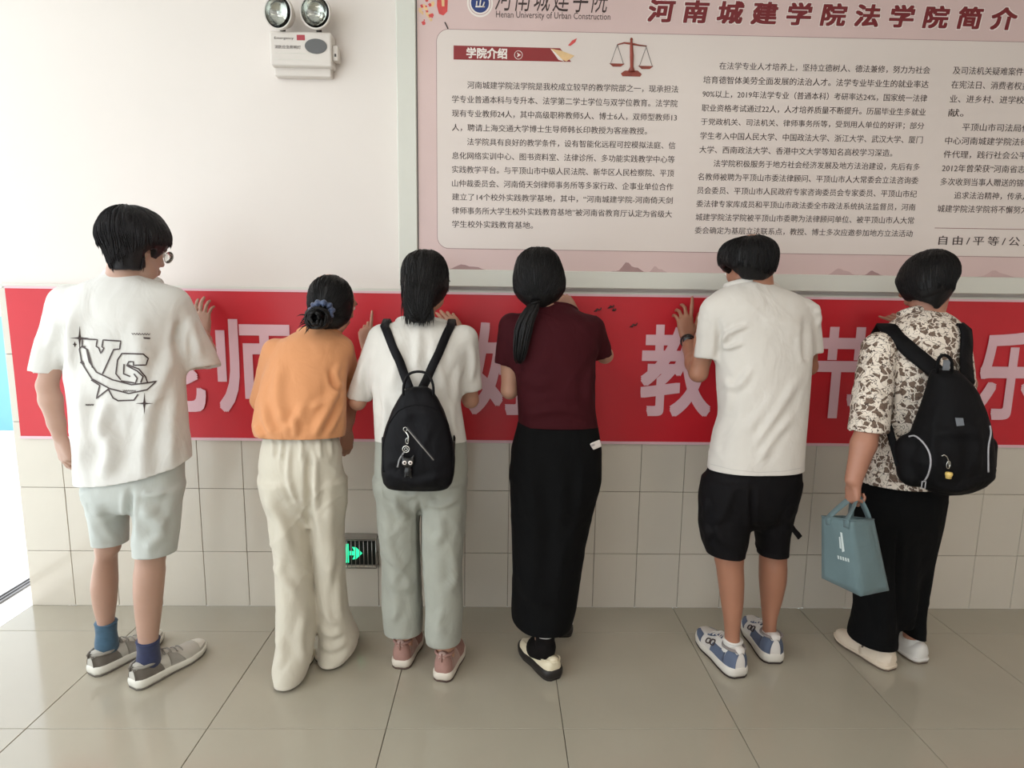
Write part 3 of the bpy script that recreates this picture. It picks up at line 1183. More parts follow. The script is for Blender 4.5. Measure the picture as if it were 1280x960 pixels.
def head_prims(c, fw, up, s=1.0, female=False):
    """head centred at c (between ears), fw = gaze, up = crown"""
    fw = np.array(fw, float)
    fw /= np.linalg.norm(fw)
    up = np.array(up, float)
    up -= fw*np.dot(up, fw)
    up /= np.linalg.norm(up)
    rt = np.cross(fw, up)

    def L(x, y, z):
        return np.array(c)+s*(rt*x+fw*y+up*z)
    Rm = np.array([rt, fw, up])
    jw = 0.9 if female else 1.0
    pr = [(ell(L(0, -.012, .038), (.073*s, .092*s, .078*s), Rm), 0),
          (ell(L(0, .030, -.010), (.062*s, .066*s, .080*s), Rm), .03),
          (cone(L(-.030*jw, .040, -.070), L(.030*jw, .040, -.070), .030*s, .030*s), .03),
          (cone(L(0, .060, -.086), L(0, .066, -.094), .022*s, .018*s), .02),
          (cone(L(-.052*jw, .010, -.040), L(-.036*jw, .04, -.080), .020*s, .018*s), .025),
          (cone(L(.052*jw, .010, -.040), L(.036*jw, .04, -.080), .020*s, .018*s), .025),
          (cone(L(-.03, .088, .026), L(.03, .088, .026), .012*s, .012*s), .015),
          (cone(L(0, .094, .012), L(0, .108, -.022), .007*s, .010*s), .010),
          (cone(L(-.012, .098, -.026), L(.012, .098, -.026), .008*s, .008*s), .007),
          (cone(L(-.016, .092, -.052), L(.016, .092, -.052), .007*s, .007*s), .008),
          (cone(L(-.013, .090, -.062), L(.013, .090, -.062), .008*s, .008*s), .006),
          (ell(L(-.034, .060, -.018), (.022*s, .02*s, .02*s), Rm), .015),
          (ell(L(.034, .060, -.018), (.022*s, .02*s, .02*s), Rm), .015)]
    sub = [(ell(L(-.031, .102, .006), (.016*s, .014*s, .010*s), Rm), .012, 'sub'),
           (ell(L(.031, .102, .006), (.016*s, .014*s, .010*s), Rm), .012, 'sub')]
    ears = []
    for sg in (-1, 1):
        er = np.array([rt*0.95+fw*0.3*sg*-1*0, fw*.97+up*.2, up*.97-fw*.2])
        e0 = rt*math.cos(.35)-fw*sg*math.sin(.35)
        e1 = np.cross(up, e0)
        Re = np.array([e0, e1, up])
        ears.append((ell(L(sg*.076, -.004, -.004), (.006*s, .017*s, .031*s), Re), .006))
        ears.append((cone(L(sg*.062, .010, -.002), L(sg*.066, .006, -.022), .012*s, .010*s), .008))
        ears.append((ell(L(sg*.082, .004, .002), (.004*s, .008*s, .014*s), Re), .003, 'sub'))
    return pr+sub+ears, L, Rm


def hand_prims(W, d, nrm, s=1.0, side=1, curl=(20, 25, 30, 35), spread=6, thumb=(45, 20), curls2=None, lift=0.0):
    """W wrist, d = direction to the knuckles, nrm = out of the back of the hand; side=+1 puts the thumb on d x nrm side"""
    d = np.array(d, float)
    d /= np.linalg.norm(d)
    nrm = np.array(nrm, float)
    nrm -= d*np.dot(nrm, d)
    nrm /= np.linalg.norm(nrm)
    lt = np.cross(d, nrm)*side      # towards the thumb
    W = np.array(W, float)
    pr = []

    def rot(v, ax, deg):
        a = math.radians(deg)
        return v*math.cos(a)+np.cross(ax, v)*math.sin(a)+ax*np.dot(ax, v)*(1-math.cos(a))
    # palm
    kx = [.027, .009, -.009, -.025]
    kl = [.088, .092, .086, .078]
    for i in range(4):
        k0 = W+lt*kx[i]*.62*s+d*.012*s
        k1 = W+(lt*kx[i]+d*kl[i]-nrm*abs(kx[i])*.12)*s
        pr.append((cone(k0, k1, .0125*s, .0108*s), .010))
    pr.append((cone(W+lt*.014*s+d*.02*s-nrm*.006*s, W+lt*.030*s+d*.045*s-nrm*.008*s, .015*s, .013*s), .012))
    pr.append((cone(W-lt*.014*s+d*.02*s-nrm*.006*s, W-lt*.020*s+d*.055*s-nrm*.006*s, .013*s, .012*s), .012))
    ln = [(.042, .026, .021), (.046, .030, .022), (.042, .028, .021), (.033, .021, .019)]
    rr = [(.0092, .0085, .0078, .0066), (.0094, .0087, .0079, .0067), (.0090, .0082, .0075, .0064), (.0081, .0073, .0067, .0058)]
    axis = np.cross(d, nrm)       # bending axis; positive rotation about -axis closes towards the palm
    tips = []
    for i in range(4):
        base = W+(lt*kx[i]+d*kl[i]-nrm*abs(kx[i])*.12)*s
        sp = (1.5-i)*spread
        v = rot(d, nrm, -sp*side if side > 0 else sp)
        v = d*math.cos(math.radians(sp))+lt*math.sin(math.radians(sp))
        bx = np.cross(v, nrm)
        bx /= np.linalg.norm(bx)
        cc = curl[i]
        cj = cc if isinstance(cc, (tuple, list)) else (cc, cc*1.1, cc*.7)
        p = base
        ang = 0
        for j in range(3):
            ang += cj[j]
            u = v*math.cos(math.radians(ang))-nrm*math.sin(math.radians(ang))
            q = p+u*ln[i][j]*s
            pr.append((cone(p, q, rr[i][j]*s, rr[i][j+1]*s), .0022))
            p = q
        tips.append(p)
    # thumb leaves the side of the palm near its base
    t0 = W+(lt*.024+d*.022-nrm*.008)*s
    ta, tb = thumb
    v = d*math.cos(math.radians(ta))+lt*math.sin(math.radians(ta))
    v = v*math.cos(math.radians(tb))-nrm*math.sin(math.radians(tb))
    t1 = t0+v*.040*s
    v2 = d*math.cos(math.radians(ta*.55))+lt*math.sin(math.radians(ta*.55))
    v2 = v2*math.cos(math.radians(tb*1.3))-nrm*math.sin(math.radians(tb*1.3))
    t2 = t1+v2*.030*s
    t3 = t2+v2*.024*s
    pr.append((cone(t0, t1, .0135*s, .0108*s), .008))
    pr.append((cone(t1, t2, .0108*s, .0092*s), .003))
    pr.append((cone(t2, t3, .0092*s, .0076*s), .003))
    return pr, tips, t3


def limb(*pts):
    """chain of (point, radius)"""
    out = []
    for i in range(len(pts)-1):
        out.append((cone(pts[i][0], pts[i+1][0], pts[i][1], pts[i+1][1]), .012))
    return out


def arm_prims(S, E_, W, r=1.0):
    S, E_, W = map(np.array, (S, E_, W))
    fo = E_+(W-E_)*.28
    return limb((S, .047*r), (S+(E_-S)*.45, .043*r), (E_, .034*r))+limb((E_, .036*r), (fo, .039*r), (E_+(W-E_)*.72, .030*r), (W, .0245*r))


def body(parent, prims, m, h=0.0047, name='body', it=2):
    lo = np.min([p[0][1] for p in prims if len(p) < 3], 0)
    hi = np.max([p[0][2] for p in prims if len(p) < 3], 0)
    f = Field(lo, hi, h)
    for p in prims:
        f.add(p[0], p[1], len(p) > 2)
    V, Q = f.mesh()
    # keep only the main connected surface
    n = len(V)
    lab = np.arange(n)
    e = np.concatenate([Q[:, [0, 1]], Q[:, [1, 2]], Q[:, [2, 3]], Q[:, [3, 0]]])
    for _ in range(400):
        m0 = np.minimum(lab[e[:, 0]], lab[e[:, 1]])
        new = lab.copy()
        np.minimum.at(new, e[:, 0], m0)
        np.minimum.at(new, e[:, 1], m0)
        new = new[new]
        if (new == lab).all():
            break
        lab = new
    big = np.bincount(lab).argmax()
    keep = lab == big
    if (~keep).sum():
        print('BODY', parent.name, 'dropped', int((~keep).sum()), 'of', n)
    remap = np.cumsum(keep)-1
    Q = remap[Q[keep[Q].all(1)]]
    V = relax(V[keep], Q, it)
    print('BODY', parent.name, 'max y', round(float(V[:, 1].max()), 4), 'min z', round(float(V[:, 2].min()), 4), 'quads', len(Q))
    return link(name, mesh_np(name, V, Q), m, parent)


def hair_mesh(name, prims, h, m, parent, origin, axis, freq=60, amp=.0016, seed=0, it=2, clump=.004, pole=None):
    """hair volume with strand grooves running away from a crown axis through origin"""
    lo = np.min([p[0][1] for p in prims if len(p) < 3], 0)
    hi = np.max([p[0][2] for p in prims if len(p) < 3], 0)
    f = Field(lo, hi, h)
    for p in prims:
        f.add(p[0], p[1], len(p) > 2)
    V, Q = f.mesh()
    V = relax(V, Q, it)
    N = vnormals(V, Q)
    ax = np.array(axis, float)
    ax /= np.linalg.norm(ax)
    t = np.cross(ax, [0.3, 1, 0.2])
    t /= np.linalg.norm(t)
    b = np.cross(ax, t)
    D = V-np.array(origin)
    u, v, w_ = D@t, D@b, D@ax
    r = np.sqrt(u*u+v*v)+1e-6
    az = np.stack([u/r, v/r], 1)
    q = np.concatenate([az*freq*.16, (w_*6)[:, None]], 1)
    q2 = np.concatenate([az*freq*.55, (w_*5)[:, None]], 1)
    fade = np.clip(r/.03, 0, 1)
    d = fade*(clump*.5*vnoise(q, seed)+amp*vnoise(q2, seed+2))
    V = V+N*d[:, None]
    return link(name, mesh_np(name, V, Q), m, parent)


def locks(mb, roots, fn, n, r=.0022, seg=4, steps=6):
    """tapered strands: roots() -> start point, fn(start) -> end point & bow vector"""
    for _ in range(n):
        a = roots()
        e, bow = fn(a)
        pts = []
        rad = []
        for k in range(steps):
            t = k/(steps-1)
            pts.append(a*(1-t)+e*t+bow*math.sin(math.pi*t*.5)**2*t)
            rad.append(r*(1-.9*t**1.5))
        mb.tube(pts, rad, seg)


def strands(ho, parent, pole, n, length, m, r=.0020, free=.35, zlim=None, seed=1, flow=None, keep=None, name='hair_strands', lift=.0012, drop=.02, avoid=(), loose_steps=2):
    """fine locks combed over a hair volume, flowing away from a pole point, loose at their ends"""
    rg = random.Random(seed)
    tr = tree_of(ho)
    vs = ho.data.vertices
    nv = len(vs)
    pole = Vector(pole)
    mb = MB()
    made = 0
    tries = 0
    while made < n and tries < n*6:
        tries += 1
        v = vs[rg.randrange(nv)]
        p = v.co.copy()
        if keep is not None and not keep(p, v.normal):
            continue
        if v.normal.z < -.5 or any(np.linalg.norm(np.array(p)-c_) < r_ for c_, r_ in avoid):
            continue
        pts, rad = [], []
        Ls = length*rg.uniform(.6, 1.3)
        k = 9
        st = Ls/k
        nn = v.normal.copy()
        side = Vector((rg.uniform(-1, 1), rg.uniform(-1, 1), rg.uniform(-.5, .5)))*.16
        loose = False
        for i in range(k+1):
            pts.append(np.array(p+nn*(lift+rg.random()*.0006)))
            t = i/k
            rad.append(r*(.35+.65*math.sin(math.pi*min(t*1.3+.1, .5)*1.0))*(1-.93*t**2.2))
            d = flow(p, nn) if flow is not None else (p-pole)
            d = d-nn*d.dot(nn)
            if d.length < 1e-5:
                d = Vector((0, 0, -1))
            d.normalize()
            d = (d+side+Vector((0, 0, -.25 if not loose else -.9))).normalized()
            q = p+d*st
            if any(np.linalg.norm(np.array(q)-c_) < r_ for c_, r_ in avoid):
                break
            if not loose:
                h = tr.find_nearest(q)
                if h[0] is None or h[1].z < -.35:
                    loose = True
                    nl = 0
                    if loose_steps == 0:
                        break
                    p = q+nn*.001
                else:
                    nn = h[1]
                    p = h[0]
            else:
                p = q
                nl += 1
                if nl >= loose_steps:
                    break
        if len(pts) > 3:
            rad = np.array(rad)
            rad[-1] = .0002
            rad[-2] *= .6
            mb.tube(pts, rad, 3)
            made += 1
    o = mb.build(name, m, parent)
    o['kind'] = 'stuff'
    return o


def surf_hit(tree, px, py):
    d = CF+CR*(px-640)/FPX-CU*(py-480)/FPX
    d = Vector(d).normalized()
    hit = tree.ray_cast(Vector(CAMP), d)
    return (np.array(hit[0]), np.array(hit[1])) if hit[0] is not None else (None, None)


def tree_of(o):
    me = o.data
    n = len(me.vertices)
    co = np.zeros(n*3, np.float32)
    me.vertices.foreach_get('co', co)
    return BVHTree.FromPolygons([tuple(c) for c in co.reshape(-1, 3).tolist()], [tuple(p.vertices) for p in me.polygons])


def on_surf(tree, pl, off=.0015, n=None):
    out = []
    last = None
    for (x, y) in pl:
        p, nn = surf_hit(tree, x, y)
        if p is None:
            continue
        if np.dot(nn, CF) > 0:
            nn = -nn
        out.append(p+nn*off)
    return out


def dense(pl, step=2.5, closed=False):
    pl = [np.array(p, float) for p in pl]
    if closed:
        pl = pl+[pl[0]]
    out = []
    for a, b in zip(pl[:-1], pl[1:]):
        k = max(1, int(np.linalg.norm(b-a)/step))
        for i in range(k):
            out.append(a+(b-a)*i/k)
    out.append(pl[-1])
    return out


def ribbon_on(tree, pl, width, off=.0015, mb=None, step=2.5, tube=False, r=.001):
    """stroke drawn on a surface: flat ribbon (width px) or thin tube"""
    pts = dense(pl, step)
    if tube:
        q = on_surf(tree, pts, off)
        if len(q) > 1:
            mb.tube(q, r, 6)
        return
    V, F = [], []
    pts = np.array(pts)
    T = np.gradient(pts, axis=0)
    T /= np.linalg.norm(T, axis=1)[:, None]+1e-9
    Nn = np.stack([-T[:, 1], T[:, 0]], 1)
    for p, nn in zip(pts, Nn):
        a, n1 = surf_hit(tree, *(p+nn*width/2))
        b, n2 = surf_hit(tree, *(p-nn*width/2))
        if a is None or b is None:
            if len(V) >= 4:
                mb.add(V, F)
            V, F = [], []
            continue
        n1 = n1 if np.dot(n1, CF) < 0 else -n1
        n2 = n2 if np.dot(n2, CF) < 0 else -n2
        V += [a+n1*off, b+n2*off]
        k = len(V)
        if k >= 4:
            F.append([k-4, k-3, k-1, k-2])
    if len(V) >= 4:
        mb.add(V, F)


def patch_on(tree, poly, mb, off=.002, nu=6, nv=6):
    """four-corner pixel patch laid on a surface"""
    a, b, c, d = [np.array(p, float) for p in poly]
    V, F = [], []
    for i in range(nu+1):
        for j in range(nv+1):
            u, v = i/nu, j/nv
            p = a*(1-u)*(1-v)+b*u*(1-v)+c*u*v+d*(1-u)*v
            q, n_ = surf_hit(tree, *p)
            if q is None:
                return
            n_ = n_ if np.dot(n_, CF) < 0 else -n_
            V.append(q+n_*off)
    for i in range(nu):
        for j in range(nv):
            k = i*(nv+1)+j
            F.append([k, k+nv+1, k+nv+2, k+1])
    mb.add(V, F)


# ------------------------------------------------------------------ shoes
def shoe(parent, name, heel, toe, mats, width=.094, sole_h=.030, h_heel=.075, h_toe=.045, style='sneaker', lift=0.0, label=None, collar_r=.040, toe_up=.008, heel_lift=0.0):
    """heel/toe: ground points (x,y). mats: dict upper, sole, outsole, panel, lace..."""
    heel, toe = np.array([heel[0], heel[1], 0.0]), np.array([toe[0], toe[1], 0.0])
    L_ = np.linalg.norm(toe-heel)
    fw = (toe-heel)/L_
    rt = np.array([fw[1], -fw[0], 0])
    tilt = heel_lift/L_

    def W(x, y, z):
        return heel+rt*x+fw*y+np.array([0, 0, z+lift+max(0, (1-y/(L_*.72)))*heel_lift])
    n = 28
    ss = np.linspace(0, 1, n)
    wf = width/2*np.interp(ss, [0, .03, .10, .25, .45, .68, .85, .95, 1], [.42, .68, .84, .88, .86, 1.0, .86, .58, .24])
    cen = np.interp(ss, [0, .3, .6, 1], [0, .0, .002, 0])
    spring = toe_up*np.clip((ss-.75)/.25, 0, 1)**2

    def slab(nm, z0f, z1f, gw, m, par, edge=.003):
        V, F = [], []
        prof = [(0.0, -edge), (.25, -.0008), (.6, 0), (.9, -.001), (1.0, -edge)]
        rings = []
        for (t, e) in prof:
            ring = []
            for sgn in (1, -1):
                rng_ = range(n) if sgn == 1 else range(n-1, -1, -1)
                for i in rng_:
                    z = (z0f[i]*(1-t)+z1f[i]*t)+spring[i]
                    y = ss[i]*L_
                    ee = e+gw
                    yy_ = y+ee*(2*ss[i]-1)
                    ring.append(W(cen[i]+sgn*(wf[i]+ee), yy_, z))
            rings.append(ring)
        k = len(rings[0])
        for r_ in rings:
            V += r_
        for i in range(len(rings)-1):
            for j in range(k):
                F.append([i*k+j, i*k+(j+1) % k, (i+1)*k+(j+1) % k, (i+1)*k+j])
        F.append([(len(rings)-1)*k+j for j in range(k)])
        F.append([j for j in range(k-1, -1, -1)])
        return MB().add(V, F).build(nm, m, par, True)
    zo = np.full(n, .0005)
    zt = np.full(n, .008)
    zs = np.interp(ss, [0, .4, .7, 1], [sole_h*1.12, sole_h, sole_h*.85, sole_h*.8])
    # upper as a lofted closed surface with sections along the foot
    hh = np.interp(ss, [0, .04, .15, .30, .42, .60, .80, .94, 1], [h_heel*.80, h_heel*.98, h_heel*1.0, h_heel*.92, h_heel*.98, h_heel*.66, h_toe*.88, h_toe*.62, h_toe*.25])
    if style == 'loafer':
        hh = np.interp(ss, [0, .05, .2, .35, .5, .7, .85, 1], [h_heel*.85, h_heel, h_heel*.85, h_heel*.62, h_heel*.80, h_heel*.78, h_heel*.6, h_heel*.2])
    m_ = 20
    V, F = [], []
    tt = np.linspace(0, math.pi, m_)
    for i in range(n):
        for t in tt:
            cxx, szz = math.cos(t), math.sin(t)
            ex = 2/2.6
            x = math.copysign(abs(cxx)**ex, cxx)*(wf[i]-.002)
            if szz > .3:
                x *= 1-.30*(szz-.3)*np.interp(ss[i], [0, .3, .6, 1], [1.0, 1.2, .6, .3])
            z = zs[i]*.8+(hh[i]-0)*szz**ex+spring[i]
            V.append(W(cen[i]+x, ss[i]*L_, z))
    for i in range(n-1):
        for j in range(m_-1):
            a = i*m_+j
            F.append([a, a+1, a+m_+1, a+m_])
    F.append(list(range(m_-1, -1, -1)))
    F.append([(n-1)*m_+j for j in range(m_)])
    up = MB().add(V, F).build(name, mats['upper'], parent, True)
    if label:
        up['label'] = label
    slab('sole', zt if 'outsole' in mats else zo, zs, .003 if style != 'loafer' else .005, mats['sole'], up)
    if 'outsole' in mats:
        slab('outsole', zo, zt+.001, .0015, mats['outsole'], up, .0015)

    def pt(s, t, off):
        """point on the upper: s along, t across (0 right .. 1 left)"""
        i = s*(n-1)
        i0 = min(int(i), n-2)
        fi = i-i0
        j = t*(m_-1)
        j0 = min(int(j), m_-2)
        fj = j-j0
        g = lambda a, b: np.array(V[a*m_+b])
        p = (g(i0, j0)*(1-fi)+g(i0+1, j0)*fi)*(1-fj)+(g(i0, j0+1)*(1-fi)+g(i0+1, j0+1)*fi)*fj
        d1 = g(i0+1, j0)-g(i0, j0)
        d2 = g(i0, j0+1)-g(i0, j0)
        nn = np.cross(d1, d2)
        nn /= np.linalg.norm(nn)+1e-12
        c_ = np.array(W(0, s*L_, .03))
        if np.dot(nn, p-c_) < 0:
            nn = -nn
        return p+nn*off

    def panel(nm, poly, m, off=.0018, k=7):
        """quad patch in (s,t) space with real thickness"""
        a, b, c_, d = [np.array(q, float) for q in poly]
        Vp, Fp = [], []
        for layer in (off, -.001):
            for i in range(k+1):
                for j in range(k+1):
                    u, v = i/k, j/k
                    q = a*(1-u)*(1-v)+b*u*(1-v)+c_*u*v+d*(1-u)*v
                    Vp.append(pt(min(max(q[0], 0), 1), min(max(q[1], 0), 1), layer))
        K = (k+1)**2
        for i in range(k):
            for j in range(k):
                q = i*(k+1)+j
                Fp.append([q, q+k+1, q+k+2, q+1])
                Fp.append([K+q+1, K+q+k+2, K+q+k+1, K+q])
        rim = [i*(k+1) for i in range(k+1)]+[k*(k+1)+j for j in range(1, k+1)]+[i*(k+1)+k for i in range(k-1, -1, -1)]+[j for j in range(k-1, 0, -1)]
        for i in range(len(rim)):
            q, r_ = rim[i], rim[(i+1) % len(rim)]
            Fp.append([q, r_, r_+K, q+K])
        return MB().add(Vp, Fp).build(nm, m, up, True)
    # collar ring around the ankle opening
    if style != 'flat':
        cs = []
        for a in np.linspace(0, 2*math.pi, 22, endpoint=False):
            s_ = .17+.155*math.cos(a)*(1 if style != 'loafer' else 1.25)
            x = .034*math.sin(a)*(width/.094)
            zc__ = np.interp(s_, ss, hh)+np.interp(s_, ss, zs)*.8
            cs.append(W(x, s_*L_, zc__*(.965)-.004*abs(math.sin(a))*2))
        MB().tube(cs, .0055 if style == 'sneaker' else .003, 8, True).build('collar', mats.get('collar', mats['upper']), up)
    if style == 'sneaker':
        for k in range(4):
            s_ = .40+.075*k
            q = [pt(s_, .5-.16, .002), pt(s_, .5-.06, .005), pt(s_+.01, .5+.06, .005), pt(s_+.01, .5+.16, .002)]
            MB().tube(spline(q, 9), .0024, 6).build('lace', mats.get('lace', mats['sole']), up)
        for sg in (-1, 1):
            a0 = pt(.40, .5, .006)
            lp = [a0, a0+rt*sg*.018+np.array([0, 0, .012]), a0+rt*sg*.038+fw*.006+np.array([0, 0, .002]), a0+rt*sg*.030-fw*.012-np.array([0, 0, .006]), a0]
            MB().tube(spline(lp, 16), .0016, 6).build('lace_loop', mats.get('lace', mats['sole']), up)
    return up, pt, panel, W


def sock(parent, a, b, c_, m, ra=.036, rb=.038, label=None, top_band=None):
    """ankle sock: a=top centre, b=ankle, c_=toward foot"""
    V, Q = [], []
    pts = spline([a, (np.array(a)+np.array(b))/2, b, c_], 12)
    rad = np.interp(np.linspace(0, 1, 12), [0, .3, .6, 1], [ra, ra*.94, rb, rb*1.05])
    o = MB().tube(pts, rad, 20).build('sock', m, parent)
    tp = np.array(a)
    d_ = (np.array(a)-np.array(b))
    d_ /= np.linalg.norm(d_)
    ring = []
    t = np.cross(d_, [0, 1, 0])
    t /= np.linalg.norm(t)
    b2 = np.cross(d_, t)
    MB().tube([tp+(t*math.cos(x)+b2*math.sin(x))*(ra*.99)-d_*.002 for x in np.linspace(0, 2*math.pi, 20, endpoint=False)], .0022, 6, True).build('cuff', top_band or m, o)
    if label:
        o['label'] = label
    return o


def eyes_of(parent, L, s, m_white, m_iris, brow):
    for sg in (-1, 1):
        c = L(sg*.031, .082, .007)
        e = MB()
        for nm, rad, off, mm in (('eye', .0115*s, 0, m_white),):
            V, F = [], []
            nU, nV = 12, 8
            for i in range(nV+1):
                th = math.pi*i/nV
                for j in range(nU):
                    ph = 2*math.pi*j/nU
                    V.append(c+rad*np.array([math.sin(th)*math.cos(ph), math.sin(th)*math.sin(ph), math.cos(th)]))
            for i in range(nV):
                for j in range(nU):
                    F.append([i*nU+j, (i+1)*nU+j, (i+1)*nU+(j+1) % nU, i*nU+(j+1) % nU])
            eo = MB().add(V, F).build('eye', mm, parent)
        f0 = L(sg*.031, 0.0, .007)
        fd = (L(0, 1, 0)-L(0, 0, 0))
        fd /= np.linalg.norm(fd)
        MB().tube([c+fd*rad*.80, c+fd*rad*1.02], [.0055*s, .0045*s], 12).build('iris', m_iris, eo)
        pts = [L(sg*x, .098-.010*(x-.02)/.03, z) for x, z in ((.014, .025), (.024, .030), (.036, .030), (.047, .024))]
        MB().tube(spline(pts, 8), [.0022, .003, .0034, .0034, .003, .0026, .002, .0012], 6).build('eyebrow', brow, parent)
    lp = [L(x, .0985-.25*abs(x), -.057) for x in (-.020, -.010, 0, .010, .020)]
    MB().tube(lp, [.001, .0035, .0038, .0035, .001], 8).build('lips', MT['lips'], parent)


MT['lips'] = mat('lip_pink', lin(176, 104, 98), 0.4)
MT['eyewhite'] = mat('eye_white', lin(230, 226, 220), 0.2)
MT['iris'] = mat('dark_iris', lin(30, 20, 16), 0.1)
MT['hair'] = mat('black_hair', lin(15, 13, 14), 0.5, 0.35, 60, 0.5, 220, stretch=(1, 1, .25), bdist=.001, spec=.28)
MT['hair_l'] = mat('black_brown_hair', lin(30, 28, 31), 0.5, 0.3, 60, 0.5, 220, stretch=(1, 1, .25), bdist=.001, spec=.28)


def skinm(n, c):
    return mat(n, c, .5, .05, 9, .15, 300, sss=.08, bdist=.0005)


def fab(n, c, rough=.85, var=.03, bump=.25, bs=420, sheen=.15, vs=5, stretch=(1, 1, 1), bd=.0006):
    return mat(n, c, rough, var, vs, bump, bs, sheen=0.0 if max(c) < .1 else sheen, stretch=stretch, bdist=bd, spec=.15 if max(c) < .1 else .3, bump2=.55)


# ================================================================== PEOPLE
def plane3(a, b, c, down=True):
    a, b, c = map(np.array, (a, b, c))
    n = np.cross(b-a, c-a)
    n /= np.linalg.norm(n)
    if (n[2] > 0) == down:
        n = -n
    return n


def V3(x, y, z):
    return np.array([x, y, z], float)


def feet(ank, hx, hy, L_, back=.055):
    """heel and toe ground points for an ankle point and a heading"""
    n_ = math.hypot(hx, hy)
    hx, hy = hx/n_, hy/n_
    h_ = (ank[0]-hx*back, ank[1]-hy*back)
    return h_, (h_[0]+hx*L_, h_[1]+hy*L_)


def foot_prims(heel, toe, ank, r=.03, k=1.0):
    heel, toe = V3(heel[0], heel[1], .030+.005*k), V3(toe[0], toe[1], .030+.005*k)
    d = (toe-heel)
    return [(cone(ank, heel+d*.17+V3(0, 0, .01), r, .021*k), .01), (cone(heel+d*.17+V3(0, 0, .006), heel+d*.62, .021*k, .022*k), .012), (cone(heel+d*.62, heel+d*.84+V3(0, 0, -.006), .020*k, .015*k), .01)]


ARM0 = []


def make_body(t, skin, c, fw, s, female, torso, neck_r, arms, legs, hands, tilt=(0, 0, 1), h=.0047):
    hp, L, Rm = head_prims(c, fw, tilt, s, female)
    pr = [(loft(torso, 2.2), 0)]
    z_top = max(r[0] for r in torso)
    tb = [r for r in sorted(torso)][-2]
    base = V3(tb[1], tb[2], tb[0]-.02)
    pr.append((cone(base, L(0, -.018, -.055), neck_r*1.15, neck_r), .03))
    chest = V3(tb[1], tb[2], tb[0]-.10)
    for a in arms:
        pr.append((cone(chest, ARM0.pop(0), .05, .042), .03))
        for q in a:
            pr.append(q)
    for a in legs:
        for q in a:
            pr.append(q)
    pr += [(p[0], max(p[1], 0)) + tuple(p[2:]) for p in hp[:1]]
    pr[-1] = (hp[0][0], .02)
    pr += hp[1:]
    for hd in hands:
        pr += hd
    b = body(t, pr, skin, h)
    return b, L, Rm


def leg_cones(hip, knee, ank, r=(.075, .052, .034)):
    calf = np.array(knee)+(np.array(ank)-np.array(knee))*.3
    return [(cone(hip, knee, r[0], r[1]), .02), (cone(knee, calf, r[1]*.96, r[1]*1.0), .02), (cone(calf, ank, r[1]*.98, r[2]), .02)]


def collar_ring(name, c, rx, ry, up, m, parent, r=.005, squash=1.0):
    """ribbed collar laid along the open neckline of a garment"""
    up = np.array(up, float)
    up /= np.linalg.norm(up)
    a = np.cross([0, 1, 0], up)
    a /= np.linalg.norm(a)
    b = np.cross(up, a)
    me = parent.data
    bm = bmesh.new()
    bm.from_mesh(me)
    c = np.array(c)
    pts = []
    for v in bm.verts:
        if v.is_boundary:
            p = np.array(v.co)
            if abs(np.dot(p-c, up)) < .02 and np.linalg.norm(p-c) < .16:
                pts.append(p)
    bm.free()
    if len(pts) < 8:
        print('NO COLLAR', parent.name, len(pts))
        return None
    pts = np.array(pts)
    cen = pts.mean(0)
    an = np.arctan2((pts-cen)@b, (pts-cen)@a)
    o_ = np.argsort(an)
    K = 44
    grid = np.linspace(-math.pi, math.pi, K, endpoint=False)
    ap = np.concatenate([an[o_]-2*math.pi, an[o_], an[o_]+2*math.pi])
    pp = np.concatenate([pts[o_]]*3)
    ring = np.stack([np.interp(grid, ap, pp[:, k]) for k in range(3)], 1)
    for _ in range(3):
        ring = (np.roll(ring, 1, 0)+2*ring+np.roll(ring, -1, 0))/4
    V, F = tube_np(ring, r*.8, 8, True)
    V2 = []
    for i, v in enumerate(V):
        q = ring[i//8]
        h = np.dot(v-q, up)
        V2.append(v+up*(h*(squash*1.5-1)+r*.6))
    return MB().add(V2, F).build(name, m, parent)


def strap(name, pts, nrm_from, width, thick, m, parent):
    """flat webbing: pts with outward normals"""
    pts = np.array(pts)
    nr = np.array(nrm_from)
    T = np.gradient(pts, axis=0)
    T /= np.linalg.norm(T, axis=1)[:, None]+1e-9
    V, F = [], []
    for p, t, n_ in zip(pts, T, nr):
        n_ = n_-t*np.dot(n_, t)
        n_ /= np.linalg.norm(n_)+1e-9
        s_ = np.cross(t, n_)
        V += [p+s_*width/2+n_*thick*.3, p+s_*width*.42+n_*thick, p-s_*width*.42+n_*thick, p-s_*width/2+n_*thick*.3, p-s_*width/2-n_*thick*.3, p+s_*width/2-n_*thick*.3]
    k = 6
    for i in range(len(pts)-1):
        for j in range(k):
            F.append([i*k+j, i*k+(j+1) % k, (i+1)*k+(j+1) % k, (i+1)*k+j])
    F.append(list(range(k-1, -1, -1)))
    F.append([(len(pts)-1)*k+j for j in range(k)])
    return MB().add(V, F).build(name, m, parent)


def strap_path(tree, pl, off):
    P_, N_ = [], []
    for q in dense(pl, 4):
        p, n_ = surf_hit(tree, *q)
        if p is None:
            continue
        if np.dot(n_, CF) > 0:
            n_ = -n_
        P_.append(p+n_*off)
        N_.append(n_)
    P_, N_ = np.array(P_), np.array(N_)
    for _ in range(3):
        P_[1:-1] = (P_[:-2]+2*P_[1:-1]+P_[2:])/4
        N_[1:-1] = (N_[:-2]+2*N_[1:-1]+N_[2:])/4
    return list(P_), list(N_)


def cr1(x, y):
    return (x/2.909, 230+y/2.909)


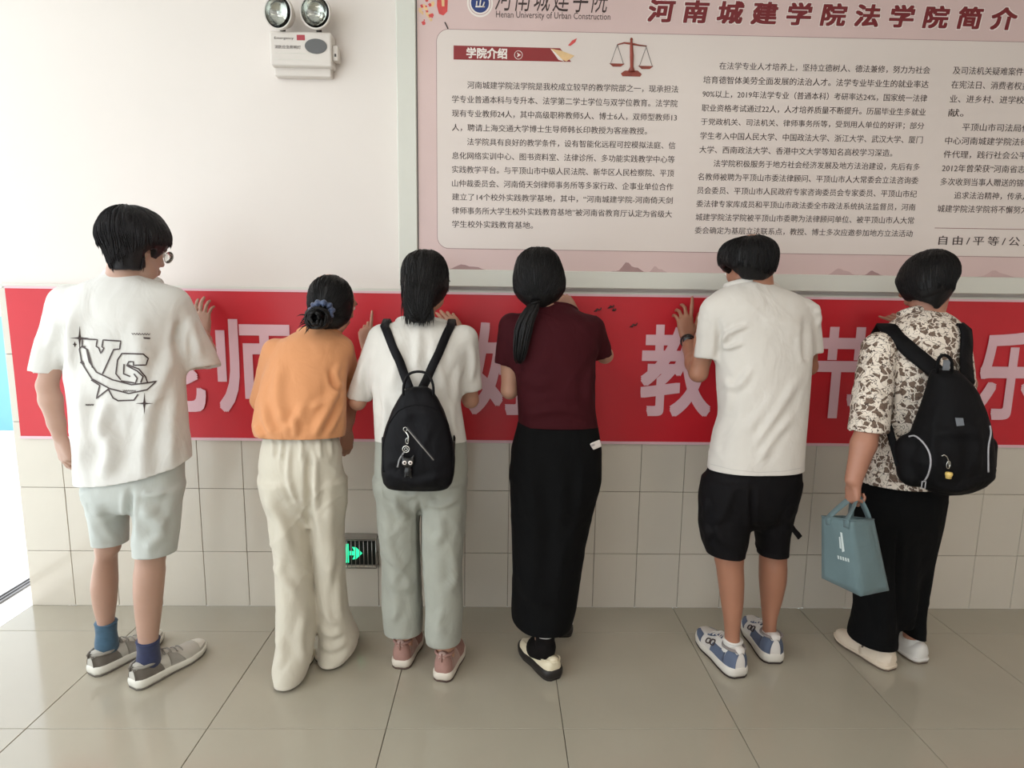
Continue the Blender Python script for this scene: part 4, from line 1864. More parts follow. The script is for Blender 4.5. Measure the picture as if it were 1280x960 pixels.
# ------------------------------------------------------------------ 1: man, white printed t-shirt, pale shorts
def person1():
    t = thing('person', 'tall person with dark mop hair in oversized white printed T-shirt and pale grey-green shorts', 'person', (-1.42, -.50, 0))
    skin = skinm('skin_light', lin(182, 146, 128))
    c = P(167, 313, -.43)
    tor = rows((350, 128, 184, -.45, .05), (362, 104, 204, -.45, .075), (380, 94, 214, -.46, .09), (430, 98, 212, -.47, .095), (500, 102, 210, -.49, .09), (560, 104, 212, -.50, .10), (605, 110, 214, -.51, .08), (628, 125, 200, -.51, .05))
    SL, EL, WL = P(82, 384, -.46), P(59, 482, -.49), P(75, 546, -.48)
    SR, ER, WR = P(214, 390, -.45), P(257, 447, -.34), P(254, 418, -.10)
    hl, _, _ = hand_prims(WL, (.06, .10, -1), (-.45, -1, 0), 1.0, 1, curl=(22, 28, 34, 40), spread=1, thumb=(28, 12))
    hr, _, _ = hand_prims(WR, (-.05, .12, 1), (0, -1, .12), .95, -1, curl=(18, 20, 22, 25), spread=5, thumb=(45, 10))
    cl = rows((676, 122, 148, -.48, .045), (690, 119, 148, -.478, .050), (704, 115, 148, -.475, .055), (730, 111.5, 149, -.475, .056), (755, 115, 147, -.475, .046), (777, 121, 143.5, -.475, .032), (805, 123, 144, -.475, .034))
    cr = rows((686, 172, 205, -.555, .050), (700, 168, 206, -.555, .054), (714, 165.5, 208, -.555, .058), (735, 165, 206, -.555, .057), (765, 167.5, 203, -.555, .046), (799, 172, 198.5, -.555, .033), (825, 172, 198, -.555, .036))
    aL, aR = P(133.5, 802, -.475), P(186, 824, -.555)
    lh, lt_ = feet(aL, .46, .89, .285, .066)
    rh, rt_ = feet(aR, .47, .88, .295, .066)
    legs = [[(cone(P(138, 610, -.50), P(135, 682, -.485), .052, .044), .03), (loft(cl, 2.0), .02)],
            [(cone(P(196, 612, -.52), P(189, 692, -.55), .054, .048), .03), (loft(cr, 2.0), .02)],
            foot_prims(lh, lt_, aL), foot_prims(rh, rt_, aR)]
    ARM0[:] = [SL, SR]
    b, L, Rm = make_body(t, skin, c, (.47, .86, -.22), 1.02, False, tor, .058, [arm_prims(SL, EL, WL, .94), arm_prims(SR, ER, WR, 1.0)], legs, [hl, hr])
    eyes_of(b, L, 1.02, MT['eyewhite'], MT['iris'], MT['hair'])
    # hair
    hr_ = rows((257, 152, 172, -.44, .04), (260, 140, 187, -.44, .075), (270, 127, 201, -.44, .108), (284, 119, 210, -.44, .125), (296, 118, 213.5, -.44, .127), (303, 121, 212, -.44, .120), (311, 126, 207, -.445, .108), (319, 131, 198, -.455, .095), (328, 135, 191, -.46, .080), (338, 140, 184, -.465, .064))
    ho = hair_mesh('hair', [(loft(hr_, 2.1), 0), (ell(L(0, .125, -.045), (.085, .085, .085), Rm), .02, 'sub'), (ell(L(.092, .008, -.022), (.026, .024, .030), Rm), .008, 'sub'), (ell(L(.078, .045, -.055), (.034, .045, .040), Rm), .008, 'sub')], .0045, MT['hair_l'], t, P(160, 262, -.44), (0, 0, 1), 40, .0012, 3, clump=.004)
    av = [(L(0, .11, -.06), .080), (L(.090, .008, -.022), .024)]
    strands(ho, ho, P(158, 254, -.46), 1300, .075, MT['hair_l'], .0026, seed=5, lift=.0018, loose_steps=2, avoid=av)
    zn = P(160, 312, -.5)[2]
    strands(ho, ho, P(158, 254, -.46), 500, .040, MT['hair_l'], .0022, seed=6, lift=.0010, loose_steps=1, avoid=av, keep=lambda p, n: p.z < zn)
    # glasses
    g = MB()
    for sg in (-1, 1):
        cg_ = L(sg*.034, .108, .004)
        rt = (L(1, 0, 0)-L(0, 0, 0))/1.02
        up = (L(0, 0, 1)-L(0, 0, 0))/1.02
        g.tube([cg_+rt*.026*math.cos(a)+up*.021*math.sin(a) for a in np.linspace(0, 2*math.pi, 24, endpoint=False)], .0013, 6, True)
        g.tube([L(sg*.060, .106, .010), L(sg*.080, .05, .010), L(sg*.084, 0, .006), L(sg*.082, -.02, -.012)], .0014, 6)
    g.tube([L(-.010, .112, .006), L(0, .116, .008), L(.010, .112, .006)], .0013, 6)
    go = g.build('glasses', MT['steel'], t)
    for sg in (-1, 1):
        cg_ = L(sg*.034, .108, .004)
        fd = Vector(L(0, 1, 0)-L(0, 0, 0)).normalized()
        q = Vector((0, 0, 1)).rotation_difference(fd).to_matrix().to_4x4()
        lathe('glasses_lens', [(0, .0006), (.0225, .0006), (.0225, -.0006), (0, -.0006)], MT['lens'], go, 24, Matrix.Translation(cg_) @ q)
    # T-shirt
    tee = fab('white_cotton', lin(216, 214, 209))
    rr = rows((340, 136, 176, -.45, .05), (348, 122, 189, -.45, .07), (354, 103, 206, -.45, .085), (362, 88, 220, -.45, .10), (375, 80, 227, -.46, .115), (400, 77, 229, -.465, .125), (450, 79, 229, -.47, .128), (505, 84, 233, -.49, .13), (560, 90, 237.5, -.50, .132), (600, 93, 240, -.505, .135), (635, 95, 240, -.505, .135))
    sl = sleeve(P(88, 382, -.455), P(55.5, 466, -.48), .070, .053, (-.12, -.05, -1))+sleeve(P(214, 382, -.45), P(253, 460, -.37), .070, .062, (.18, -.12, -1))
    hemn = plane3(P(93, 597, -.50), P(150, 604.5, -.635), P(238, 574, -.50))
    neckc = P(156, 346, -.45)
    strokes = [([(172, 395), (178, 470), (186, 560)], 12, .006), ([(118, 560), (128, 520), (135, 500)], 8, .006), ([(130, 600), (137, 560), (124, 520)], 9, .010), ([(180, 600), (178, 560), (186, 520)], 9, .006),
               ([(96, 380), (88, 420), (84, 470)], 8, .006), ([(222, 440), (205, 470), (190, 520)], 9, .007), ([(100, 590), (104, 540), (98, 480)], 8, .006), ([(215, 590), (214, 540), (222, 480)], 9, .008),
               ([(226, 400), (222, 425), (224, 452)], 5, -.009), ([(80, 395), (80, 430), (80, 465)], 5, -.009), ([(238, 395), (245, 420), (252, 450)], 6, .005), ([(60, 440), (66, 415), (74, 395)], 6, .004)]
    hmn = -np.array(hemn)
    o = cloth('t_shirt', sl+[(loft(rr, 2.3), .035)], .0065, tee, t, .0035, (6, 6, 3.5), 11, strokes, [(neckc, (.0, .42, 1), .12), (P(150, 604.5, -.635), hemn, .6, .6)], ampk=2.0)
    collar_ring('collar', neckc+V3(0, -.000, -.002), .078, .070, (.0, .42, 1), tee, o, .006, 1.7)
    tr = tree_of(o)
    ink = MT['ink']
    pb_ = MB()
    K = [[(285, 562), (355, 566), (351, 590), (360, 596), (368, 616), (379, 597), (372, 592), (376, 567), (440, 571), (436, 600), (414, 602), (374, 690)],
         [(300, 562), (300, 588), (312, 592)], [(318, 600), (338, 668)],
         [(440, 712), (422, 690), (428, 640), (444, 616), (520, 618), (538, 634), (530, 658), (487, 659), (486, 646), (470, 646), (462, 660), (500, 680), (520, 700), (512, 722)],
         [(452, 655), (450, 690), (475, 700)], [(462, 656), (505, 672), (528, 700), (536, 722)], [(488, 690), (500, 706), (494, 724), (440, 716)],
         [(298, 590), (290, 600), (299, 650), (335, 708), (400, 744), (470, 762), (535, 748), (570, 717), (543, 722), (480, 730), (410, 712), (352, 684), (326, 646), (316, 600), (298, 590)],
         [(297, 640), (308, 655), (293, 648)], [(333, 712), (364, 732), (352, 780), (396, 745)], [(396, 748), (412, 778), (430, 788), (488, 786), (503, 764)]]
    for k in K:
        ribbon_on(tr, [cr1(*q) for q in k], 1.7, .0022, pb_)
    for (sx, sy, r_) in ((290, 560, 34), (525, 798, 30), (272, 583, 8)):
        for (dx, dy) in ((1, 0), (-1, 0), (0, 1.25), (0, -1.25)):
            pl = [cr1(sx+dx*r_*u, sy+dy*r_*u) for u in (0, .25, .5, .75, 1)]
            pts = [surf_hit(tr, *q) for q in pl]
            if all(q[0] is not None for q in pts):
                pb_.tube([q[0]+(q[1] if np.dot(q[1], CF) < 0 else -q[1])*.0012 for q in pts], [.0042, .0028, .0016, .001, .0003], 5)
    for (x0, x1, y0) in ((480, 545, 545), (522, 545, 560), (312, 342, 803), (448, 495, 752)):
        zz_ = [(x0+(x1-x0)*i/14, y0+(3 if i % 2 else -3)+(x0 > 470)*.1*i) for i in range(15)]
        ribbon_on(tr, [cr1(*q) for q in zz_], .8, .002, pb_, 1.0)
    po = pb_.build('shirt_print', ink, o)
    po['label'] = 'dark outline print of letters VS with a swoosh and stars'
    # shorts
    sh = fab('pale_grey_green_cotton', lin(188, 192, 187))
    pelv = rows((575, 103, 230, -.505, .115), (600, 102, 229, -.51, .12), (618, 106, 226, -.515, .112), (630, 115, 216, -.515, .085), (638, 130, 200, -.515, .04))
    lg1 = rows((610, 104, 161.5, -.50, .088), (640, 107, 162, -.495, .084), (665, 111, 162, -.49, .080), (684, 116, 162, -.485, .076), (710, 120, 160, -.485, .074))
    lg2 = rows((610, 161, 228, -.53, .095), (645, 161.5, 226.5, -.54, .092), (672, 163, 224, -.545, .088), (690, 165, 221, -.55, .084), (722, 168, 218, -.55, .08))
    st2 = [([(118, 625), (130, 660), (152, 680)], 7, .006), ([(170, 630), (195, 650), (205, 668)], 8, .008), ([(222, 610), (214, 640), (196, 660)], 6, .006), ([(163, 610), (162, 640), (164, 675)], 4, -.012), ([(176, 615), (190, 618), (212, 612)], 5, .005), ([(112, 640), (120, 668), (135, 680)], 5, .004), ([(180, 690), (195, 675), (214, 664)], 6, .004)]
    cloth('shorts', [(loft(pelv, 2.3), 0), (loft(lg1, 2.2), .035), (loft(lg2, 2.2), .03)], .0065, sh, t, .003, (8, 8, 6), 21, st2,
          [(P(138, 687, -.57), (-.05, -.12, -1), .4, .3, (-9, P(162.5, 680, -.5)[0])), (P(188, 700.5, -.64), (.0, -.12, -1), .4, .3, (P(162.5, 680, -.5)[0], 9))])
    # socks and shoes
    sk1 = mat('teal_blue_sock', lin(62, 92, 114), .9, .1, 60, .4, 500, sheen=.2)
    sk2 = mat('navy_sock', lin(44, 50, 82), .9, .1, 60, .4, 500, sheen=.2)
    sock(t, P(132.5, 777, -.475), P(133.5, 806, -.474), P(137, 824, -.445), sk1, .038, .040, 'teal blue ankle sock')
    sock(t, P(185, 799, -.555), P(186, 828, -.552), P(190, 846, -.52), sk2, .040, .042, 'navy blue ankle sock')
    up = mat('light_grey_shoe_mesh', lin(186, 182, 172), .8, .06, 30, .4, 300)
    so_ = mat('off_white_rubber', lin(222, 219, 208), .6, .03, 10)
    dk = mat('grey_brown_suede', lin(104, 98, 90), .9, .1, 40, .3, 400)
    gl = mat('mid_grey_suede', lin(150, 146, 138), .9, .06, 40, .3, 400)
    for hh_, tt_ in ((lh, lt_), (rh, rt_)):
        s_, pt, panel, W = shoe(t, 'shoe', hh_, tt_, dict(upper=up, sole=so_, outsole=dk, collar=gl, lace=gl), .100, .036, .062, .044)
        panel('heel_panel', [(.0, .0), (.34, .0), (.28, .26), (.0, .26)], dk)
        panel('heel_panel', [(.0, 1.), (.34, 1.), (.28, .74), (.0, .74)], dk)
        panel('heel_counter', [(.0, .26), (.02, .26), (.02, .74), (.0, .74)], dk, .003)
        panel('side_panel', [(.42, .02), (.62, .02), (.54, .30), (.42, .34)], gl)
        panel('side_panel', [(.42, .98), (.62, .98), (.54, .70), (.42, .66)], gl)
        panel('toe_cap', [(.84, .12), (.98, .2), (.98, .8), (.84, .88)], so_, .0012)
        pl = [W(0, -.003, .075), W(0, -.007, .088), W(0, .004, .098)]
        MB().tube(pl, .004, 6).build('pull_tab', dk, s_)
    return t


person1()


# ------------------------------------------------------------------ 2: woman, orange top, cream trousers
def person2():
    t = thing('person', 'person in loose orange top and long cream trousers with a low hair bun', 'person', (-.78, -.50, 0))
    skin = skinm('skin_tan', lin(176, 130, 108))
    c = P(415, 379, -.36)
    tor = rows((418, 372, 420, -.40, .045), (430, 352, 428, -.41, .07), (450, 344, 428, -.42, .085), (490, 342, 424, -.45, .085), (535, 342, 422, -.48, .085), (580, 334, 424, -.50, .09), (610, 350, 412, -.50, .05))
    SL, EL, WL = P(350, 444, -.40), P(340, 505, -.30), P(378, 478, -.09)
    SR, ER, WR = P(426, 437, -.38), P(440, 492, -.25), P(433, 538, -.33)
    hl, _, _ = hand_prims(WL, (.05, .12, 1), (0, -1, .1), .88, 1, curl=(15, 15, 18, 20), spread=5, thumb=(40, 10))
    hr, _, _ = hand_prims(WR, (-.05, .08, -1), (.75, -.7, 0), .86, -1, curl=(35, 38, 42, 46), spread=1, thumb=(30, 20))
    aL, aR = P(362, 818, -.545), P(411, 792, -.40)
    lh, lt_ = feet(aL, .08, 1, .235)
    rh, rt_ = feet(aR, .40, .9, .225)
    legs = [leg_cones(P(352, 600, -.49), P(366, 700, -.50), aL, (.062, .048, .033)), leg_cones(P(408, 600, -.47), P(412, 700, -.44), aR, (.060, .046, .033)), foot_prims(lh, lt_, aL, .028, .7), foot_prims(rh, rt_, aR, .028, .7)]
    ARM0[:] = [SL, SR]
    b, L, Rm = make_body(t, skin, c, (.62, .72, -.32), .90, True, tor, .044, [arm_prims(SL, EL, WL, .82), arm_prims(SR, ER, WR, .82)], legs, [hl, hr])
    eyes_of(b, L, .90, MT['eyewhite'], MT['iris'], MT['hair'])
    hr_ = rows((344, 404, 420, -.37, .03), (348, 396, 430, -.37, .058), (356, 388, 437, -.37, .082), (368, 384.5, 441, -.37, .092), (382, 384, 441.5, -.37, .094), (394, 388, 440, -.37, .085), (404, 392, 436, -.38, .065), (411, 397, 424, -.395, .042))
    ho = hair_mesh('hair', [(loft(hr_, 2.1), 0), (ell(L(0, .120, -.045), (.078, .075, .085), Rm), .012, 'sub'), (ell(P(400, 396, -.475), (.046, .036, .044)), .012), (ell(P(390, 398, -.475), (.028, .028, .040)), .012)], .004, MT['hair'], t, P(400, 385, -.37), (.1, -1, -.1), 60, .001, 4, clump=.002)
    strands(ho, ho, P(425, 345, -.30), 700, .07, MT['hair'], .0018, seed=8, lift=.0006, flow=lambda p, n: Vector(P(400, 396, -.47))-p, keep=lambda p, n: p.y > -.45, loose_steps=0, avoid=[(L(0, .11, -.05), .075), (L(.078, .005, -.012), .028)])
    bun = MB()
    bc = P(400, 397, -.485)
    for k in range(46):
        a0 = random.uniform(0, 2*math.pi)
        rr_ = random.uniform(.012, .040)
        tl = random.uniform(-.4, .4)
        pts = [bc+V3(rr_*math.cos(a0+x)*1.05, -.034+.022*math.cos(x*1.4)+rr_*.3-.02*(1-rr_/.04), rr_*math.sin(a0+x)+tl*.004) for x in np.linspace(0, 2.6, 9)]
        bun.tube(pts, [.001, .003, .0045, .005, .005, .005, .0045, .003, .0008], 5)
    for k in range(26):
        s0 = bc+V3(-.03+random.uniform(-.01, .03), random.uniform(-.03, .01), random.uniform(-.03, .01))
        e0 = s0+V3(random.uniform(-.045, -.010), random.uniform(-.02, .01), random.uniform(-.045, .008))
        bun.tube(spline([s0, (s0+e0)/2+V3(-.004, 0, .006), e0], 6), [.003, .003, .0025, .002, .0012, .0002], 4)
    bun.build('hair_bun', MT['hair'], ho)
    scr = mat('dusty_blue_satin', lin(62, 76, 108), .35, .2, 20, sheen=.3)
    V, F = tube_np([P(403, 389, -.475)+V3(.036*math.cos(a), .006*math.sin(3*a)-.012, .030*math.sin(a)) for a in np.linspace(0, 2*math.pi, 60, endpoint=False)], [.0105+.0035*math.sin(11*a) for a in np.linspace(0, 2*math.pi, 60, endpoint=False)], 10, True)
    so_ = MB().add(V, F).build('scrunchie', scr, ho)
    so_['label'] = 'dusty blue gathered scrunchie'
    tee = fab('orange_cotton', lin(212, 148, 102), vs=6)
    rr = rows((408, 384, 412, -.40, .03), (413, 374, 418, -.40, .05), (418, 364, 426, -.40, .07), (428, 349, 432, -.41, .085), (440, 341, 436, -.42, .098), (455, 334, 436, -.43, .105), (483, 325, 433, -.45, .118), (515, 317, 433, -.475, .128), (535, 314.5, 433, -.485, .128), (546, 319, 431, -.49, .118), (556, 326, 428, -.49, .10))
    pr = sleeve(P(427, 436, -.385), P(439, 494, -.25), .046, .046)+[(cone(P(345, 440, -.41), P(332, 500, -.36), .05, .055), 0), (loft(rr, 2.2), .03)]
    st = [([(432, 470), (405, 520), (392, 545)], 5, .010), ([(436, 490), (422, 520), (408, 545)], 4, .007), ([(418, 478), (408, 500), (388, 512)], 5, .006), ([(352, 450), (346, 500), (358, 540)], 7, .007), ([(330, 500), (334, 530), (345, 545)], 6, .008), ([(425, 452), (420, 470), (428, 486)], 4, .006), ([(366, 520), (370, 535), (368, 548)], 4, .006), ([(412, 462), (418, 482), (430, 492)], 3, -.006),
          ([(320, 530), (323, 540), (330, 548)], 4, .008), ([(380, 500), (372, 525), (352, 545)], 6, .005)]
    nc = P(397, 414, -.40)
    o = cloth('top', pr, .006, tee, t, .004, (7, 7, 5), 31, st, [(P(370, 547, -.55), (0, -.1, -1), .5, .3), (nc, (.0, .45, 1), .10)])
    collar_ring('collar', nc, .054, .050, (.0, .45, 1), tee, o, .004, 1.5)
    tr_ = fab('cream_trouser_cloth', lin(206, 199, 183), vs=4)
    pelv = rows((535, 332, 421, -.485, .095), (546, 329, 422, -.49, .10), (560, 325.5, 425, -.49, .112), (580, 323, 427.5, -.495, .117), (600, 326, 432, -.495, .112), (616, 330, 432, -.49, .096), (632, 336, 431, -.485, .07), (646, 345, 425, -.48, .03))
    lg1 = rows((600, 327, 384, -.50, .11), (640, 334, 386, -.50, .10), (660, 337, 387, -.505, .098), (705, 342.5, 388.5, -.51, .088), (740, 344, 390, -.52, .085), (770, 345, 393, -.525, .088), (799, 345, 394, -.53, .088), (815, 342, 393, -.54, .090), (830, 339, 390, -.545, .092), (852, 343, 382, -.55, .088), (861, 347, 377, -.55, .084), (868, 350, 373, -.55, .08))
    lg2 = rows((600, 388, 433, -.48, .105), (640, 389, 432, -.47, .10), (674, 391.5, 431, -.455, .092), (720, 395, 432, -.44, .085), (764, 398, 436, -.43, .085), (780, 398, 442, -.42, .09), (796, 396.5, 449, -.40, .10), (810, 396, 447, -.40, .108), (822, 396, 437, -.41, .105), (831, 399, 425, -.42, .095), (836, 402, 416, -.42, .085))
    st2 = [([(331, 620), (350, 650), (366, 700)], 6, .007), ([(344, 705), (356, 726), (372, 744)], 5, .004), ([(346, 660), (352, 690), (350, 720)], 6, .004), ([(392, 580), (396, 640), (402, 700)], 6, .006), ([(410, 600), (412, 680), (414, 740)], 7, .006), ([(387, 560), (386, 600), (388, 640)], 4, -.010), ([(400, 786), (414, 794), (430, 788)], 4, .004), ([(400, 804), (414, 812), (438, 800)], 4, .0035), ([(404, 760), (412, 775), (424, 780)], 4, .003), ([(430, 700), (424, 745), (428, 780)], 5, .007), ([(345, 790), (352, 815), (346, 838)], 5, .006), ([(385, 760), (376, 800), (384, 830)], 6, .006), ([(372, 640), (386, 660), (389, 690)], 4, .006),
           ([(340, 548), (341, 560), (340, 572)], 2.5, .004), ([(352, 548), (352, 562), (350, 576)], 2.5, .004), ([(376, 548), (377, 562), (375, 578)], 2.5, .004), ([(398, 548), (399, 562), (401, 574)], 2.5, .004), ([(412, 548), (413, 560), (415, 570)], 2.5, .004), ([(362, 548), (361, 600), (372, 630)], 3, .005)]
    po = cloth('trousers', [(loft(pelv, 2.2), 0), (loft(lg1, 2.1), .05), (loft(lg2, 2.1), .03)], .0065, tr_, t, .0035, (7, 7, 5), 41, st2, [(V3(-.75, -.5, .012), (0, 0, -1), 1.0, .3)], thick=.002, ampk=1.7)
    tt = tree_of(po)
    pk = MB()
    for pl in ([(384, 576), (400, 577), (416, 574)], [(384, 580), (400, 581), (416, 578)]):
        ribbon_on(tt, pl, .9, .0012, pk, 2)
    pk.build('back_pocket_seam', tr_, po)
    up = mat('cream_shoe', lin(205, 196, 176), .6, .04, 10)
    dk = mat('dark_sole', lin(70, 62, 52), .8)
    for a_, b2 in ((lh, lt_), (rh, rt_)):
        shoe(t, 'shoe', a_, b2, dict(upper=up, sole=up, outsole=dk), .088, .022, .055, .04, style='flat')
    return t


# ------------------------------------------------------------------ 3: woman, white t-shirt, small black backpack, grey-green jeans
def person3():
    t = thing('person', 'person in white T-shirt and wide grey-green jeans with straight black ponytail', 'person', (-.33, -.50, 0))
    skin = skinm('skin_warm', lin(188, 142, 118))
    c = P(534, 350, -.38)
    tor = rows((404, 508, 540, -.40, .05), (412, 490, 565, -.41, .07), (430, 480, 576, -.42, .085), (470, 478, 570, -.44, .085), (520, 480, 568, -.46, .085), (560, 480, 570, -.47, .09), (595, 480, 572, -.47, .08), (615, 500, 552, -.47, .05))
    SL, EL, WL = P(478, 428, -.42), P(447, 502, -.41), P(459, 436, -.105)
    SR, ER, WR = P(581, 428, -.42), P(588, 500, -.34), P(576, 418, -.13)
    hl, _, _ = hand_prims(WL, (-.10, .06, 1), (0, -1, .06), .90, 1, curl=((6, 4, 2), (50, 70, 40), (60, 75, 45), (65, 75, 45)), spread=5, thumb=(35, 25))
    hr, _, _ = hand_prims(WR, (-.55, .10, .75), (.1, -1, .1), .88, -1, curl=(20, 26, 34, 40), spread=4, thumb=(35, 10))
    aL, aR = P(505, 812, -.435), P(557, 828, -.515)
    lh, lt_ = feet(aL, .14, 1, .24)
    rh, rt_ = feet(aR, .20, 1, .24)
    legs = [leg_cones(P(500, 605, -.46), P(502, 700, -.45), aL, (.066, .050, .034)), leg_cones(P(553, 605, -.47), P(555, 700, -.48), aR, (.066, .050, .034)), foot_prims(lh, lt_, aL), foot_prims(rh, rt_, aR)]
    ARM0[:] = [SL, SR]
    b, L, Rm = make_body(t, skin, c, (.50, .80, -.30), .92, True, tor, .044, [arm_prims(SL, EL, WL, .88), arm_prims(SR, ER, WR, .88)], legs, [hl, hr])
    eyes_of(b, L, .92, MT['eyewhite'], MT['iris'], MT['hair'])
    hr_ = rows((312.5, 523, 541, -.39, .03), (316, 513, 549, -.39, .055), (324, 505, 556, -.39, .080), (336, 501.5, 560, -.39, .094), (350, 501, 561, -.39, .098), (362, 502, 560.5, -.39, .096), (370, 503, 557, -.39, .085), (379, 505, 549, -.40, .068), (386, 508, 541, -.41, .05))
    pony = rows((328, 522, 542, -.43, .008), (345, 510, 546, -.465, .020), (360, 505, 546, -.482, .028), (378, 504, 542, -.487, .028), (392, 507, 539, -.49, .024), (400, 511, 536, -.49, .018), (404, 516, 532, -.49, .012))
    ho = hair_mesh('hair', [(loft(hr_, 2.1), 0), (ell(L(0, .122, -.045), (.072, .075, .085), Rm), .012, 'sub'), (loft(pony, 2.2), .018)], .004, MT['hair'], t, P(531, 340, -.44), (0, -1, .2), 60, .001, 9, clump=.002)
    strands(ho, ho, P(533, 312, -.36), 900, .075, MT['hair'], .0018, seed=12, lift=.0006, loose_steps=1, flow=lambda p, n: (Vector(P(524, 400, -.50))-p) if p.y < -.36 else Vector((0, -.4, -1)), avoid=[(L(0, .11, -.05), .070), (L(.078, .0, -.014), .024)])
    mb = MB()
    for k in range(170):
        x = random.uniform(508, 541)
        s0 = P(x, random.uniform(372, 388), -.505+abs(x-524)*.0012)
        e0 = P(x+random.uniform(-5, 4), random.uniform(396, 409), -.50)
        mb.tube(spline([s0, (s0+e0)/2+V3(0, -.003, 0), e0], 6), [.0025, .0028, .0026, .002, .0012, .0002], 4)
    for k in range(40):
        s0 = P(random.uniform(504, 512), random.uniform(350, 370), -.45)
        e0 = s0+V3(random.uniform(-.008, .012), -.01, -random.uniform(.05, .10))
        mb.tube(spline([s0, (s0+e0)/2+V3(-.006, 0, 0), e0], 6), [.001, .002, .002, .0015, .001, .0002], 4)
    mb.build('hair_ends', MT['hair'], ho)
    tee = fab('white_soft_cotton', lin(214, 210, 203))
    rr = rows((398, 502, 545, -.40, .045), (404, 492, 556, -.40, .062), (410, 478, 574, -.41, .085), (420, 468, 584, -.42, .10), (440, 464, 584, -.43, .11), (470, 466, 577, -.44, .115), (505, 467, 576, -.45, .115), (525, 468, 580, -.46, .118), (545, 469, 583, -.465, .118), (575, 470, 585, -.47, .115))
    pr = sleeve(P(478, 424, -.42), P(448, 499, -.40), .056, .047, (-.18, 0, -1))+sleeve(P(579, 424, -.42), P(588, 489, -.385), .054, .046, (.1, 0, -1))+[(loft(rr, 2.2), .03)]
    st = [([(470, 430), (464, 470), (470, 500)], 5, .007), ([(524, 405), (522, 440), (518, 470)], 6, .005), ([(462, 440), (452, 465), (450, 488)], 5, .006), ([(478, 500), (482, 530), (476, 550)], 5, .006), ([(470, 470), (472, 500), (480, 520)], 4, -.007), ([(577, 455), (571, 480), (574, 505)], 4, .007), ([(590, 430), (592, 455), (588, 480)], 4, .005), ([(567, 500), (565, 530), (572, 548)], 5, .006), ([(540, 430), (548, 460), (556, 490)], 6, .005), ([(500, 425), (494, 460), (488, 490)], 6, .005)]
    nc = P(524, 401, -.41)
    o = cloth('t_shirt', pr, .006, tee, t, .003, (8, 8, 5), 51, st, [(P(525, 556, -.58), (0, -.1, -1), .5, .3), (nc, (.05, .45, 1), .11)])
    collar_ring('collar', nc, .066, .060, (.05, .45, 1), tee, o, .0045, 1.6)
    jn = fab('grey_green_denim', lin(158, 159, 149), .85, .07, .3, 600, .1, 9)
    pelv = rows((545, 470, 583, -.465, .11), (575, 469, 584, -.47, .118), (608, 468, 583, -.475, .116), (620, 474, 578, -.475, .100), (630, 488, 564, -.475, .065), (637, 505, 548, -.475, .025))
    lg1 = rows((600, 468, 525, -.465, .11), (640, 471, 525, -.46, .10), (705, 477, 525, -.455, .085), (755, 476.5, 529, -.45, .082), (780, 479, 529, -.445, .082), (797, 482, 527, -.445, .08), (815, 484, 525, -.445, .078))
    lg2 = rows((600, 527, 584, -.475, .11), (640, 526.5, 582, -.485, .10), (705, 528, 577.5, -.50, .085), (767, 531, 579, -.515, .084), (790, 532, 578, -.52, .084), (808, 535, 575, -.52, .08), (828, 538, 572, -.52, .078))
    st2 = [([(524.5, 625), (524.5, 680), (528, 760)], 3, -.012), ([(490, 625), (500, 640), (512, 648)], 5, .006), ([(480, 650), (488, 690), (502, 712)], 6, .006), ([(535, 628), (552, 632), (576, 622)], 4, .006), ([(548, 645), (552, 665), (542, 682)], 6, .006), ([(566, 690), (570, 720), (560, 742)], 6, .006), ([(486, 720), (500, 735), (520, 728)], 6, .005), ([(486, 780), (496, 760), (490, 735)], 6, .005), ([(556, 760), (548, 780), (554, 800)], 6, .005), ([(496, 614), (510, 620), (524, 614)], 4, .005)]
    po = cloth('jeans', [(loft(pelv, 2.2), 0), (loft(lg1, 2.1), .035), (loft(lg2, 2.1), .015)], .0065, jn, t, .003, (9, 9, 7), 61, st2,
               [(P(504, 799.5, -.525), (.0, -.10, -1), .4, .3, (-9, P(529.5, 790, -.5)[0])), (P(554, 811.5, -.60), (.0, -.10, -1), .4, .3, (P(529.5, 790, -.5)[0], 9))])
    tt = tree_of(po)
    pk = MB()
    for pl in ([(534, 600), (538, 622), (556, 628), (576, 618)], [(476, 606), (480, 622), (500, 632), (516, 622)], [(579, 600), (577, 680), (576, 760)]):
        ribbon_on(tt, pl, 1.0, .0012, pk, 2)
    pk.build('denim_seam', jn, po)
    up = mat('dusty_pink_suede', lin(160, 122, 112), .85, .07, 30, .3, 400)
    pk_ = mat('pale_pink_mesh', lin(186, 156, 146), .8, .06, 30, .3, 400)
    wt = mat('cream_rubber', lin(214, 204, 190), .6)
    dk = mat('dark_outsole', lin(84, 66, 58), .8)
    for a_, b2 in ((lh, lt_), (rh, rt_)):
        s_, pt, panel, W = shoe(t, 'shoe', a_, b2, dict(upper=up, sole=wt, outsole=dk, collar=up, lace=pk_), .090, .034, .088, .045)
        panel('heel_tab', [(.0, .34), (.05, .34), (.05, .66), (.0, .66)], pk_, .003)
        panel('side_panel', [(.12, .02), (.5, .02), (.4, .22), (.14, .28)], pk_)
        panel('side_panel', [(.12, .98), (.5, .98), (.4, .78), (.14, .72)], pk_)
        q = [W(0, .010, .112), W(0, -.004, .108), W(0, -.004, .094), W(0, .0, .084)]
        MB().tube(spline(q, 8), .0035, 6).build('pull_tab', up, s_)
    # ---- backpack
    B = thing('backpack', 'small black backpack with crossed straps and cat charm on white T-shirt', 'backpack', tuple(P(523, 608, -.62)))
    blk = fab('black_nylon', lin(12, 11, 15), .55, .15, .25, 500, .1, 20)
    Yb = -.635
